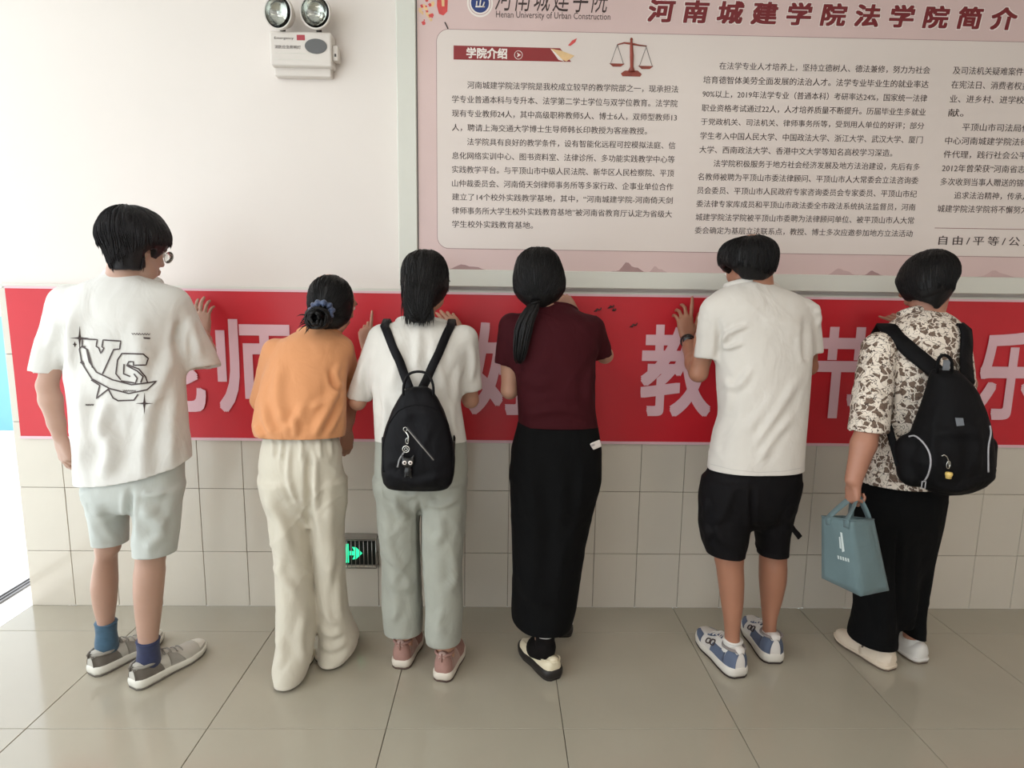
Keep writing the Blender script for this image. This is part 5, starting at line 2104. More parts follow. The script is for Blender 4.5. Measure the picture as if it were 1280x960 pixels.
    rb = rows((484, 512, 534, Yb, .018), (488, 505, 540, Yb, .030), (498, 498, 547, Yb, .040), (513, 490, 554.5, Yb-.002, .048), (532, 483, 561, Yb-.006, .054), (551, 478.5, 565.5, Yb-.010, .058), (575, 477.5, 568, Yb-.012, .060), (592, 477.5, 567.5, Yb-.012, .058), (603, 479.5, 565, Yb-.010, .052), (609, 484, 560, Yb-.008, .040), (612, 492, 552, Yb-.006, .02))
    bo = cloth('bag_body', [(loft(rb, 2.8, soft=0), 0)], .005, blk, B, .0015, (10, 10, 10), 71, [([(482, 590), (520, 604), (562, 592)], 5, .003), ([(500, 520), (522, 514), (546, 522)], 8, .003)], [], thick=0)
    bt_ = tree_of(bo)
    st_t = tree_of(o)
    for pl, bx in (([(478, 404), (484, 414), (492, 434), (502, 458), (514, 484)], 0), ([(566, 405), (560, 414), (551, 434), (541, 458), (529, 484)], 1)):
        Pp, Nn = strap_path(st_t, pl, .006)
        if len(Pp) > 3:
            # carry the strap over the shoulder and down to the top of the bag
            f0 = Pp[0]+V3(0, .05, .018)
            f1 = f0+V3(0, .06, -.03)
            Pp = [f1, f0]+Pp
            Nn = [V3(0, .6, .6), V3(0, .1, 1)]+Nn
            nL = len(Pp)
            for i in range(nL):
                w_ = max(0, (i-nL*.55)/(nL*.45))**1.3
                Pp[i] = Pp[i]+V3(0, -.035*w_, 0)
            strap('shoulder_strap', Pp, Nn, .031, .006, blk, B)
    for sg, xx in ((-1, 480), (1, 566)):
        q = [P(xx, 585, -.62), P(xx+sg*-1, 560, -.58)+V3(sg*.006, 0, 0), P(xx+sg*3, 530, -.50), P(xx+sg*6, 505, -.42)]
        q = spline(q, 14)
        strap('lower_strap', q, [V3(sg*1.0, -.5, 0)]*14, .014, .003, blk, B)
        box('strap_buckle', tuple(P(xx+sg*0-2, 560, -.60)-V3(.002, .006, .012)), tuple(P(xx+2, 556, -.60)+V3(.002, .006, .012)), MT['darkplastic'], B, .002)
    q = [P(504, 494, -.675), P(505, 480, -.68), P(511, 468, -.675), P(523, 464.5, -.672), P(535, 468, -.675), P(541, 480, -.68), P(542, 494, -.675)]
    MB().tube(spline(q, 26), .0045, 8).build('carry_handle', blk, B)
    zp = MB()
    ribbon_on(bt_, [(508, 534), (542, 575)], 3.2, .0018, zp)
    zo = zp.build('zip_tape', mat('black_zip_tape', lin(40, 40, 44), .5), bo)
    zm = MB()
    ribbon_on(bt_, [(509, 536), (542, 575)], 1, .0035, zm, tube=True, r=.0014)
    zm.build('zip_teeth', MT['steel'], bo)
    sm = MB()
    for pl in ([(486, 530), (500, 512), (523, 506), (546, 512), (560, 530)], [(480, 590), (478.5, 560), (486, 530)], [(565.5, 590), (566, 560), (560, 530)]):
        ribbon_on(bt_, [tuple(q_) for q_ in spline([np.array(a, float) for a in pl], 10)], 1, .0005, sm, tube=True, r=.0022)
    sm.build('seam_piping', blk, bo)
    # cat charm
    cc = surf_hit(bt_, 508, 578)[0]+V3(0, -.018, 0)
    ch = thing('bag_charm', 'black cat charm with white ring eyes hanging from the small backpack', 'charm', tuple(cc))
    ks = MB()
    r0 = surf_hit(bt_, 507, 536)[0]+V3(0, -.006, 0)
    ks.tube([r0+V3(.006*math.cos(a), -.002, .007*math.sin(a)) for a in np.linspace(0, 2*math.pi, 16, endpoint=False)], .0014, 6, True)
    r1 = P(509, 549, -.71)
    ks.tube(spline([r0+V3(0, -.004, -.006), r1+V3(.004, -.002, .012), r1+V3(.003, 0, -.012)], 8), .0028, 6)
    ks.tube([r1+V3(.005*math.cos(a), 0, .010*math.sin(a)-.006) for a in np.linspace(0, 2*math.pi, 16, endpoint=False)], .0014, 6, True)
    r2 = P(507.5, 561.5, -.71)
    ks.tube([r2+V3(.011*math.cos(a), 0, .011*math.sin(a)) for a in np.linspace(0, 2*math.pi, 20, endpoint=False)], .0022, 6, True)
    ks.tube([r2+V3(.005*math.cos(a), 0, .005*math.sin(a)) for a in np.linspace(0, 2*math.pi, 14, endpoint=False)], .0016, 6, True)
    ks.build('clasp_and_ring', MT['chrome'], ch)
    cb = P(510, 578, -.715)
    hb = MB()
    f = Field(cb-.05, cb+.05, .003)
    f.add(ell(cb, (.022, .014, .018)))
    f.add(ell(cb+V3(0, 0, -.030), (.013, .010, .018)), .004)
    for sg in (-1, 1):
        f.add(cone(cb+V3(sg*.014, 0, .010), cb+V3(sg*.021, 0, .028), .007, .0015), .003)
        f.add(cone(cb+V3(sg*.008, 0, -.040), cb+V3(sg*.009, -.002, -.050), .005, .004), .002)
    Vc, Qc = f.mesh()
    link('cat_body', mesh_np('cat_body', relax(Vc, Qc, 1), Qc), mat('charm_black', lin(22, 22, 24), .35), ch)
    for sg in (-1, 1):
        ec = cb+V3(sg*.0095, -.0125, .002)
        lathe('eye_white', [(0, .002), (.0068, .0012), (.0072, 0)], MT['whiteink'], ch, 16, Matrix.Translation(ec) @ Matrix.Rotation(math.radians(90), 4, 'X'))
        lathe('pupil', [(0, .0034), (.003, .003), (.0034, .0015)], MT['ink'], ch, 12, Matrix.Translation(ec) @ Matrix.Rotation(math.radians(90), 4, 'X'))
    tg = MB()
    tg.tube(spline([r2+V3(-.006, 0, -.010), cb+V3(-.028, -.002, .010), cb+V3(-.034, -.002, -.016)], 8), [.003]*7+[.004], 6)
    tg.build('grey_strap_tag', mat('grey_charm_strap', lin(140, 140, 142), .5), ch)
    return t


# ------------------------------------------------------------------ 4: woman, maroon t-shirt, long black skirt, loafers
def person4():
    t = thing('person', 'person in maroon T-shirt and long black skirt with low side ponytail', 'person', (.20, -.42, 0))
    skin = skinm('skin_tan_warm', lin(178, 134, 112))
    c = P(677, 350, -.36)
    tor = rows((388, 680, 705, -.38, .045), (398, 660, 728, -.38, .07), (415, 652, 738, -.39, .085), (460, 655, 734, -.40, .085), (510, 658, 736, -.41, .085), (550, 656, 740, -.41, .09), (600, 652, 740, -.41, .08), (615, 670, 720, -.41, .05))
    SL, EL, WL = P(640, 414, -.39), P(637, 488, -.37), P(662, 440, -.10)
    SR, ER, WR = P(738, 414, -.39), P(756, 444, -.26), P(718, 392, -.11)
    hl, _, _ = hand_prims(WL, (.1, .06, 1), (0, -1, .06), .88, 1, curl=(15, 18, 22, 25), spread=4, thumb=(40, 15))
    hr, _, _ = hand_prims(WR, (-.50, .05, .70), (.1, -1, .1), .86, -1, curl=(35, 45, 52, 58), spread=3, thumb=(35, 15))
    lh, lt_ = (.178, -.555), (.055, -.345)
    rh, rt_ = (.240, -.262), (.215, -.030)
    lt_ = (.062, -.338)
    rt_ = (.232, -.032)
    aL, aR = P(681, 808, -.50), P(705, 775, -.205)
    legs = [leg_cones(P(672, 600, -.41), P(672, 700, -.44), aL, (.066, .050, .034)), leg_cones(P(715, 600, -.40), P(708, 700, -.35), aR, (.066, .050, .034)), foot_prims(lh, lt_, aL), foot_prims(rh, rt_, aR)]
    ARM0[:] = [SL, SR]
    b, L, Rm = make_body(t, skin, c, (.55, .80, -.22), .93, True, tor, .046, [arm_prims(SL, EL, WL, .92), arm_prims(SR, ER, WR, .92)], legs, [hl, hr])
    eyes_of(b, L, .93, MT['eyewhite'], MT['iris'], MT['hair'])
    hr_ = rows((309, 664, 684, -.37, .03), (313, 655, 692, -.37, .058), (322, 647, 699, -.37, .084), (336, 642.5, 704, -.37, .10), (350, 641, 707, -.37, .105), (362, 642, 706.5, -.37, .10), (371, 645, 702, -.375, .09), (378, 652, 694, -.38, .072), (384, 660, 686, -.39, .05))
    ho = hair_mesh('hair', [(loft(hr_, 2.1), 0), (ell(L(0, .126, -.045), (.078, .078, .085), Rm), .012, 'sub')], .004, MT['hair'], t, P(672, 378, -.37), (.1, -.4, -1), 60, .001, 14, clump=.002)
    strands(ho, ho, P(690, 312, -.30), 900, .075, MT['hair'], .0018, seed=15, lift=.0004, flow=lambda p, n: Vector(P(668, 384, -.46))-p, loose_steps=0, avoid=[(L(0, .11, -.05), .075), (L(.080, .0, -.018), .022)])
    tail = MB()
    core = spline([P(671, 374, -.45), P(665, 386, -.49), P(657, 402, -.505), P(652, 422, -.51), P(649, 445, -.505), P(648, 458, -.50)], 20)
    wdt = np.interp(np.linspace(0, 1, 20), [0, .08, .2, .5, .8, 1], [.018, .014, .022, .030, .022, .004])
    for k in range(150):
        a = random.uniform(0, 2*math.pi)
        q = math.sqrt(random.random())
        e = random.uniform(.75, 1.04)
        n_ = int(20*min(e, 1))
        off = np.array([[w_*q*math.cos(a), w_*q*.55*math.sin(a), 0] for w_ in wdt[:n_]])
        pts = core[:n_]+off+np.cumsum(rng.normal(0, .0004, (n_, 3)), 0)
        tail.tube(pts[::2], np.interp(np.linspace(0, 1, len(pts[::2])), [0, .3, .8, 1], [.003, .0042, .003, .0003]), 4)
    tail.build('ponytail', MT['hair'], ho)
    MB().tube([P(669, 378, -.472)+V3(.015*math.cos(a), .012*math.sin(a), .004*math.cos(a)) for a in np.linspace(0, 2*math.pi, 18, endpoint=False)], .0035, 6, True).build('hair_tie', MT['hair'], ho)
    tee = fab('maroon_knit', lin(58, 13, 20), .8, .06, .35, 500, .1, 5)
    rr = rows((380, 672, 712, -.38, .04), (387, 663, 722, -.38, .062), (394, 650, 736, -.385, .085), (402, 642, 748, -.39, .10), (420, 638, 750, -.40, .108), (450, 641, 744, -.40, .11), (480, 645, 743.5, -.405, .11), (510, 647, 744, -.41, .11), (535, 648, 748, -.41, .112), (560, 648, 750, -.41, .112))
    pr = sleeve(P(640, 408, -.39), P(631, 457, -.385), .048, .042, (-.25, 0, -1))+sleeve(P(740, 410, -.39), P(752, 446, -.32), .046, .042, (.25, .1, -1))+[(loft(rr, 2.2), .03)]
    nc = P(695, 385.5, -.38)
    st = [([(655, 520), (700, 512), (740, 522)], 5, .004), ([(652, 470), (670, 480), (690, 478)], 6, .004), ([(742, 455), (735, 480), (738, 505)], 5, .005), ([(644, 430), (648, 455), (652, 470)], 4, -.005)]
    o = cloth('t_shirt', pr, .006, tee, t, .002, (8, 8, 6), 81, st, [(P(697, 537, -.52), (0, -.1, -1), .5, .3), (nc, (.0, .45, 1), .10)])
    collar_ring('collar', nc, .060, .052, (.0, .45, 1), tee, o, .004, 1.6)
    sk = fab('black_skirt_cloth', lin(9, 9, 10), .9, .1, .2, 400, .05, 6)
    rs = rows((525, 648, 746, -.41, .104), (535, 646, 748, -.41, .108), (560, 638.5, 752, -.415, .122), (600, 638, 751.5, -.42, .13), (635, 638.5, 742, -.42, .128), (680, 639.5, 731.5, -.405, .14), (754, 640.5, 720.5, -.385, .168), (775, 641.5, 714, -.38, .175), (800, 645, 706, -.38, .175), (815, 648, 702, -.38, .175))
    st2 = [([(660, 560), (668, 660), (664, 760)], 9, .006), ([(700, 560), (704, 650), (700, 740)], 9, .006), ([(730, 580), (722, 640), (712, 700)], 7, .006), ([(642, 700), (660, 740), (690, 760)], 8, .005)]
    po = cloth('skirt', [(loft(rs, 2.2), 0)], .0065, sk, t, .003, (5, 5, 3), 91, st2, [(P(680, 797, -.55), (-.04, -.03, -1), .6, .3)])
    br = MB()
    br.tube([P(721, 386, -.115)+V3(.023*math.cos(a), .010*math.cos(a), .023*math.sin(a)) for a in np.linspace(0, 2*math.pi, 20, endpoint=False)], .004, 6, True)
    wc_ = np.array(WR)
    cream = mat('cream_leather', lin(224, 212, 184), .4, .04, 12)
    dk = mat('black_rubber_sole', lin(28, 24, 22), .5)
    skb = mat('black_ribbed_sock', lin(18, 15, 15), .9, .1, 60, .4, 500, spec=.15)
    wh = mat('white_sock_band', lin(215, 212, 206), .9, .05, 60)
    sock(t, aL+V3(0, 0, .058), aL+V3(0, 0, -.01), aL+V3(-.03, .06, -.04), skb, .040, .042, 'black ankle sock with a white top band', wh)
    sock(t, aR+V3(0, 0, .045), aR+V3(0, 0, -.01), aR+V3(-.005, .06, -.04), wh, .038, .040)
    for a_, b2 in ((lh, lt_), (rh, rt_)):
        s_, pt, panel, W = shoe(t, 'loafer', a_, b2, dict(upper=cream, sole=dk, outsole=dk, collar=cream), .092, .038, .056, .045, style='loafer')
        panel('vamp_strap', [(.50, .10), (.60, .10), (.60, .90), (.50, .90)], cream, .0035)
        panel('stitched_apron', [(.64, .28), (.90, .34), (.90, .66), (.64, .72)], cream, .002)
        bt_ = MB()
        for sg in (-1, 1):
            q0 = pt(.55, .5+sg*.10, .007)
            bt_.tube([q0+V3(.005*math.cos(a), .006*math.sin(a), .0) for a in np.linspace(0, 2*math.pi, 12, endpoint=False)], .0015, 5, True)
        bt_.tube([pt(.55, .40, .008), pt(.55, .60, .008)], .0022, 6)
        bt_.build('gold_bit', mat('gold_metal', lin(190, 160, 100), .3, metal=1.0), s_)
        box('heel_block', (0, 0, 0), (0, 0, 0.001), dk, s_) if False else None
    # phone in the back pocket
    tt = tree_of(po)
    pc, pn = surf_hit(tt, 744, 556)
    ph = MB()
    bm = bmesh.new()
    box_bm(bm, (-.022, -.004, -.014), (.022, .004, .014), .003, 3)
    me = bm_mesh('phone', bm, True)
    fr_ = Matrix.Translation(pc+V3(0, -.005, 0)) @ Matrix.Rotation(math.radians(18), 4, 'Z') @ Matrix.Rotation(math.radians(-17), 4, 'Y')
    me.transform(fr_)
    ph_ = thing('phone', 'white phone edge sticking out of the black skirt pocket', 'phone', tuple(pc))
    po_ = link('phone_case', me, mat('white_phone_case', lin(214, 204, 198), .35), ph_)
    bm = bmesh.new()
    box_bm(bm, (-.019, -.0055, .001), (-.004, -.003, .010), .001, 1)
    me = bm_mesh('camera_bump', bm)
    me.transform(fr_)
    link('camera_bump', me, mat('phone_camera_grey', lin(165, 158, 155), .3), ph_)
    return t


# ------------------------------------------------------------------ 5: man, plain white t-shirt, black shorts
def person5():
    t = thing('person', 'person in plain white T-shirt and baggy black shorts wearing a dark watch', 'person', (.95, -.48, 0))
    skin = skinm('skin_brown', lin(164, 114, 90))
    c = P(937, 333, -.34)
    tor = rows((362, 922, 960, -.38, .05), (372, 900, 994, -.39, .075), (390, 892, 1004, -.40, .09), (440, 902, 1000, -.42, .09), (520, 906, 998, -.45, .09), (580, 896, 994, -.46, .10), (610, 905, 980, -.47, .07), (630, 925, 960, -.47, .04))
    SL, EL, WL = P(890, 394, -.40), P(873, 466, -.36), P(859, 424, -.100)
    SR, ER, WR = P(1005, 396, -.40), P(1010, 458, -.33), P(996, 430, -.115)
    hl, _, _ = hand_prims(WL, (-.16, .04, 1), (.05, -1, .04), 1.0, 1, curl=((4, 4, 2), (26, 40, 20), (32, 44, 24), (34, 46, 26)), spread=9, thumb=(42, 6))
    hr, _, _ = hand_prims(WR, (.05, .04, 1), (0, -1, .04), .98, -1, curl=(12, 15, 15, 18), spread=5, thumb=(45, 10))
    cl = rows((690, 893, 929, -.475, .060), (705, 894, 930, -.475, .058), (725, 896.5, 931, -.475, .058), (750, 900, 930, -.475, .050), (775, 904, 926.5, -.48, .038), (792, 905.5, 925, -.48, .034), (812, 905, 926, -.48, .036))
    cr = rows((688, 951, 982, -.395, .046), (697, 949, 983, -.395, .050), (707, 948, 985, -.395, .058), (725, 948, 984, -.39, .057), (750, 950, 978, -.385, .048), (770, 952, 972, -.385, .036), (783, 953, 970.5, -.385, .034), (800, 952, 972, -.385, .036))
    aL, aR = P(915.5, 808, -.485), P(962, 798, -.390)
    lh, lt_ = feet(aL, -.20, 1, .295, .060)
    rh, rt_ = feet(aR, .02, 1, .290, .060)
    legs = [[(cone(P(912, 612, -.47), P(911, 695, -.475), .056, .050), .03), (loft(cl, 2.0), .02)], [(cone(P(970, 612, -.44), P(967, 695, -.395), .054, .046), .03), (loft(cr, 2.0), .02)], foot_prims(lh, lt_, aL), foot_prims(rh, rt_, aR)]
    ARM0[:] = [SL, SR]
    b, L, Rm = make_body(t, skin, c, (-.42, .82, -.42), .99, False, tor, .056, [arm_prims(SL, EL, WL, 1.0), arm_prims(SR, ER, WR, 1.0)], legs, [hl, hr])
    eyes_of(b, L, .99, MT['eyewhite'], MT['iris'], MT['hair'])
    hr_ = rows((296, 928, 955, -.36, .05), (299, 914, 963, -.36, .078), (305, 905, 970, -.36, .098), (314, 899, 973.5, -.36, .110), (325, 897.5, 972.5, -.36, .112), (335, 900, 970, -.365, .106), (342, 910, 967, -.37, .092), (347, 918, 962, -.38, .076), (350, 923, 957, -.385, .062))
    ho = hair_mesh('hair', [(loft(hr_, 2.2), 0), (ell(L(0, .128, -.050), (.088, .085, .085), Rm), .015, 'sub'), (ell(L(-.088, .010, -.020), (.036, .026, .036), Rm), .008, 'sub'), (ell(L(-.076, .040, -.050), (.036, .050, .045), Rm), .008, 'sub')], .004, MT['hair'], t, P(935, 298, -.36), (0, 0, 1), 40, .001, 19, clump=.004)
    zn = P(936, 338, -.5)[2]
    strands(ho, ho, P(938, 294, -.37), 400, .035, MT['hair'], .0020, seed=26, lift=.001, loose_steps=1, avoid=[(L(0, .11, -.05), .085), (L(-.084, .006, -.016), .032)], keep=lambda p, n: p.z < zn)
    strands(ho, ho, P(938, 294, -.37), 1000, .050, MT['hair'], .0022, seed=21, lift=.0016, loose_steps=1, avoid=[(L(0, .11, -.05), .085), (L(-.084, .006, -.016), .032)])
    tee = fab('white_jersey', lin(212, 206, 198))
    rr = rows((353, 922, 962, -.38, .05), (359, 908, 976, -.38, .07), (364, 896, 992, -.385, .085), (372, 886, 1006, -.39, .10), (384, 883, 1013, -.40, .112), (400, 884, 1014, -.405, .120), (440, 895, 1015, -.42, .125), (475, 895.5, 1013, -.435, .125), (520, 898, 1009, -.45, .125), (540, 892, 1007, -.455, .126), (560, 888.5, 1006, -.46, .128), (590, 884, 1004.5, -.47, .13), (620, 884, 1004, -.47, .13)
              )
    pr = sleeve(P(892, 390, -.405), P(883.5, 448, -.40), .052, .048, (-.06, 0, -1))+sleeve(P(1006, 392, -.405), P(1012, 441, -.385), .054, .048, (.05, 0, -1))+[(loft(rr, 2.3), .03)]
    nc = P(944, 358, -.38)
    st = [([(936, 406), (912, 416), (902, 432)], 3.5, .008), ([(930, 428), (914, 434), (904, 434)], 3, .006), ([(940, 460), (922, 482), (904, 478)], 5, .006), ([(1000, 470), (968, 520), (944, 560)], 6, .007), ([(990, 520), (966, 548), (948, 580)], 5, .006), ([(900, 525), (894, 545), (890, 575)], 5, .006), ([(898, 400), (899, 430), (897, 448)], 4, -.008), ([(1018, 386), (1024, 396), (1022, 410)], 3, .006), ([(1006, 400), (1007, 440), (1010, 452)], 4, -.008), ([(1012, 380), (1022, 384), (1024, 392)], 3, .005), ([(905, 470), (910, 500), (902, 520)], 5, .005), ([(980, 480), (950, 520), (930, 540)], 7, .004), ([(950, 400), (985, 405), (1000, 420)], 10, .004)]
    o = cloth('t_shirt', pr, .006, tee, t, .0028, (7, 7, 5), 101, st, [(P(943, 595.5, -.60), (.02, -.06, -1), .5, .3), (nc, (.0, .42, 1), .11)])
    collar_ring('collar', nc, .072, .064, (.0, .42, 1), tee, o, .006, 1.7)
    hb = MB()
    to = tree_of(o)
    ribbon_on(to, [(888, 580), (915, 587), (948, 590.5), (980, 589), (1001, 585)], .8, .001, hb)
    hb.build('hem_stitch', mat('hem_thread', lin(196, 190, 184), .9), o)
    sh = fab('black_sport_cloth', lin(15, 13, 15), .75, .12, .2, 400, .08, 6)
    pelv = rows((574, 893, 998, -.465, .105), (586, 885, 1003, -.47, .116), (600, 879, 1003, -.47, .118), (622, 876, 998, -.465, .115), (642, 884, 988, -.455, .095), (654, 905, 970, -.45, .055), (661, 925, 955, -.45, .02))
    lg1 = rows((600, 879, 941, -.475, .098), (630, 873, 941, -.475, .096), (655, 872, 939, -.475, .093), (676, 876, 935, -.475, .088), (695, 884, 930, -.475, .082), (715, 890, 926, -.475, .078))
    lg2 = rows((600, 938, 1003, -.45, .092), (634, 940, 996, -.435, .086), (666, 943, 988.5, -.42, .078), (682, 945, 987.5, -.412, .074), (700, 946, 986.5, -.41, .072), (718, 948, 985, -.41, .070))
    st2 = [([(876, 620), (882, 636), (878, 650)], 4, .008), ([(874, 655), (884, 668), (880, 678)], 4, .008), ([(940, 610), (940, 640), (941, 660)], 3, -.008), ([(890, 660), (905, 676), (925, 684)], 5, .005), ([(915, 610), (905, 640), (890, 655)], 6, .005), ([(994, 634), (984, 650), (986, 668)], 4, .005)]
    po = cloth('shorts', [(loft(pelv, 2.2), 0), (loft(lg1, 2.1), .035), (loft(lg2, 2.1), .02)], .0065, sh, t, .003, (9, 9, 7), 111, st2,
               [(P(910, 701, -.56), (-.06, -.10, -1), .4, .3, (-9, P(940.5, 690, -.45)[0])), (P(966, 700, -.49), (.0, -.10, -1), .4, .3, (P(940.5, 690, -.45)[0], 9))])
    strap('side_strap', [P(988, 655, -.43), P(992, 662, -.45), P(997, 668, -.46), P(1000, 672, -.46)], [V3(.3, -1, 0)]*4, .022, .003, sh, po)
    # watch
    Wc = np.array(WL)+(np.array(EL)-np.array(WL))*.07
    ad = np.array(WL)-np.array(EL)
    ad /= np.linalg.norm(ad)
    a1 = np.cross(ad, [0, -1, 0])
    a1 /= np.linalg.norm(a1)
    a2 = np.cross(ad, a1)
    V, F = tube_np([Wc+(a1*math.cos(x)+a2*math.sin(x))*.0295 for x in np.linspace(0, 2*math.pi, 32, endpoint=False)], .0028, 8, True)
    V = [v+ad*np.dot(v-Wc, ad)*3.4 for v in V]
    wo = MB().add(V, F).build('watch', mat('black_watch_strap', lin(26, 26, 28), .4), t)
    wo['label'] = 'black watch strap on the left wrist'
    fc = Wc+V3(-.010, -.031, .004)
    lathe('watch_face', [(0, .008), (.017, .008), (.020, .004), (.020, -.006)], mat('dark_watch_glass', lin(40, 42, 46), .1), wo, 24, Matrix.Translation(fc) @ Matrix.Rotation(math.radians(90), 4, 'X') @ Matrix.Rotation(math.radians(-15), 4, 'Y'))
    # shoes
    up = mat('white_leather', lin(214, 208, 202), .5, .03, 12)
    bl = mat('slate_blue_suede', lin(92, 102, 124), .85, .06, 30, .3, 400)
    dk = mat('dark_gum_sole', lin(44, 32, 28), .7)
    wt = mat('white_midsole', lin(216, 210, 200), .55, .02, 10)
    ly = mat('grey_collar_lining', lin(140, 132, 130), .9)
    wsock = mat('white_ankle_sock', lin(222, 218, 212), .9, .04, 60, .4, 500)
    sock(t, aL+V3(0, 0, .030), aL+V3(0, 0, -.02), aL+V3(-.01, .06, -.05), wsock, .037, .040)
    sock(t, aR+V3(0, 0, .030), aR+V3(0, 0, -.02), aR+V3(.005, .06, -.05), wsock, .037, .040)
    for a_, b2 in ((lh, lt_), (rh, rt_)):
        s_, pt, panel, W = shoe(t, 'sneaker', a_, b2, dict(upper=up, sole=wt, outsole=dk, collar=ly, lace=up), .108, .040, .086, .052)
        panel('heel_panel', [(.0, .0), (.16, .0), (.14, .26), (.0, .30)], bl)
        panel('heel_panel', [(.0, 1.), (.16, 1.), (.14, .74), (.0, .70)], bl)
        panel('heel_counter', [(.0, .27), (.012, .27), (.012, .73), (.0, .73)], bl, .003)
        panel('quarter_panel', [(.16, .0), (.50, .0), (.46, .16), (.16, .20)], bl)
        panel('quarter_panel', [(.16, 1.), (.50, 1.), (.46, .84), (.16, .80)], bl)
        panel('heel_tab', [(.0, .36), (.07, .36), (.07, .64), (.0, .64)], up, .0055)
        panel('eyestay', [(.36, .34), (.66, .30), (.66, .40), (.36, .42)], bl)
        panel('eyestay', [(.36, .66), (.66, .70), (.66, .60), (.36, .58)], bl)
        panel('toe_overlay', [(.72, .02), (.96, .14), (.90, .34), (.72, .26)], bl)
        panel('toe_overlay', [(.72, .98), (.96, .86), (.90, .66), (.72, .74)], bl)
        for tt0 in (.78, .22):
            lg = MB()
            for cs_, rs_ in (((.46, 0), .030), ((.56, 0), .030)):
                sq = lambda q: math.copysign(abs(q)**.5, q)
                pts = [pt(min(max(cs_[0]+.040*sq(math.cos(x)), 0), 1), tt0+(.06 if tt0 > .5 else -.06)*(1+sq(math.sin(x))*.9), .0030) for x in np.linspace(0, 2*math.pi, 20, endpoint=False)]
                lg.tube(pts, .0026, 6, True)
            lg.build('side_emblem', MT['ink'], s_)
    return t


# ------------------------------------------------------------------ 6: woman, patterned shirt, black backpack, blue tote
def pattern_mat():
    m = bpy.data.materials.new('cream_shirt_printed_with_brown_motifs')
    nt, b = nodes_of(m)
    N, L = nt.nodes, nt.links
    tc = N.new('ShaderNodeTexCoord')
    nz = N.new('ShaderNodeTexNoise')
    nz.inputs['Scale'].default_value = 22
    nz.inputs['Detail'].default_value = 2
    L.new(tc.outputs['Object'], nz.inputs['Vector'])
    mx = N.new('ShaderNodeMix')
    mx.data_type = 'RGBA'
    mx.inputs[0].default_value = .05
    L.new(tc.outputs['Object'], mx.inputs[6])
    L.new(nz.outputs['Color'], mx.inputs[7])
    vo = N.new('ShaderNodeTexVoronoi')
    vo.feature = 'F1'
    vo.inputs['Scale'].default_value = 46
    L.new(mx.outputs[2], vo.inputs['Vector'])
    ed = N.new('ShaderNodeTexVoronoi')
    ed.feature = 'DISTANCE_TO_EDGE'
    ed.inputs['Scale'].default_value = 46
    L.new(mx.outputs[2], ed.inputs['Vector'])
    sep = N.new('ShaderNodeSeparateColor')
    L.new(vo.outputs['Color'], sep.inputs[0])
    # solid taupe motif inside some cells
    g1 = N.new('ShaderNodeMath'); g1.operation = 'GREATER_THAN'; g1.inputs[1].default_value = .44
    L.new(sep.outputs[0], g1.inputs[0])
    g2 = N.new('ShaderNodeMath'); g2.operation = 'GREATER_THAN'; g2.inputs[1].default_value = .10
    L.new(ed.outputs['Distance'], g2.inputs[0])
    a = N.new('ShaderNodeMath'); a.operation = 'MULTIPLY'
    L.new(g1.outputs[0], a.inputs[0]); L.new(g2.outputs[0], a.inputs[1])
    # thin scribbled outlines
    n2 = N.new('ShaderNodeTexNoise')
    n2.inputs['Scale'].default_value = 62
    n2.inputs['Detail'].default_value = 1.5
    L.new(tc.outputs['Object'], n2.inputs['Vector'])
    s1 = N.new('ShaderNodeMath'); s1.operation = 'SUBTRACT'; s1.inputs[1].default_value = .5
    L.new(n2.outputs['Fac'], s1.inputs[0])
    s2 = N.new('ShaderNodeMath'); s2.operation = 'ABSOLUTE'
    L.new(s1.outputs[0], s2.inputs[0])
    s3 = N.new('ShaderNodeMath'); s3.operation = 'LESS_THAN'; s3.inputs[1].default_value = .017
    L.new(s2.outputs[0], s3.inputs[0])
    m1 = N.new('ShaderNodeMix'); m1.data_type = 'RGBA'
    m1.inputs[6].default_value = (*lin(226, 214, 200), 1)
    m1.inputs[7].default_value = (*lin(112, 92, 78), 1)
    L.new(a.outputs[0], m1.inputs[0])
    m2 = N.new('ShaderNodeMix'); m2.data_type = 'RGBA'
    m2.inputs[7].default_value = (*lin(70, 54, 46), 1)
    L.new(m1.outputs[2], m2.inputs[6])
    L.new(s3.outputs[0], m2.inputs[0])
    L.new(m2.outputs[2], b.inputs['Base Color'])
    setin(b, 'Roughness', .8)
    return m


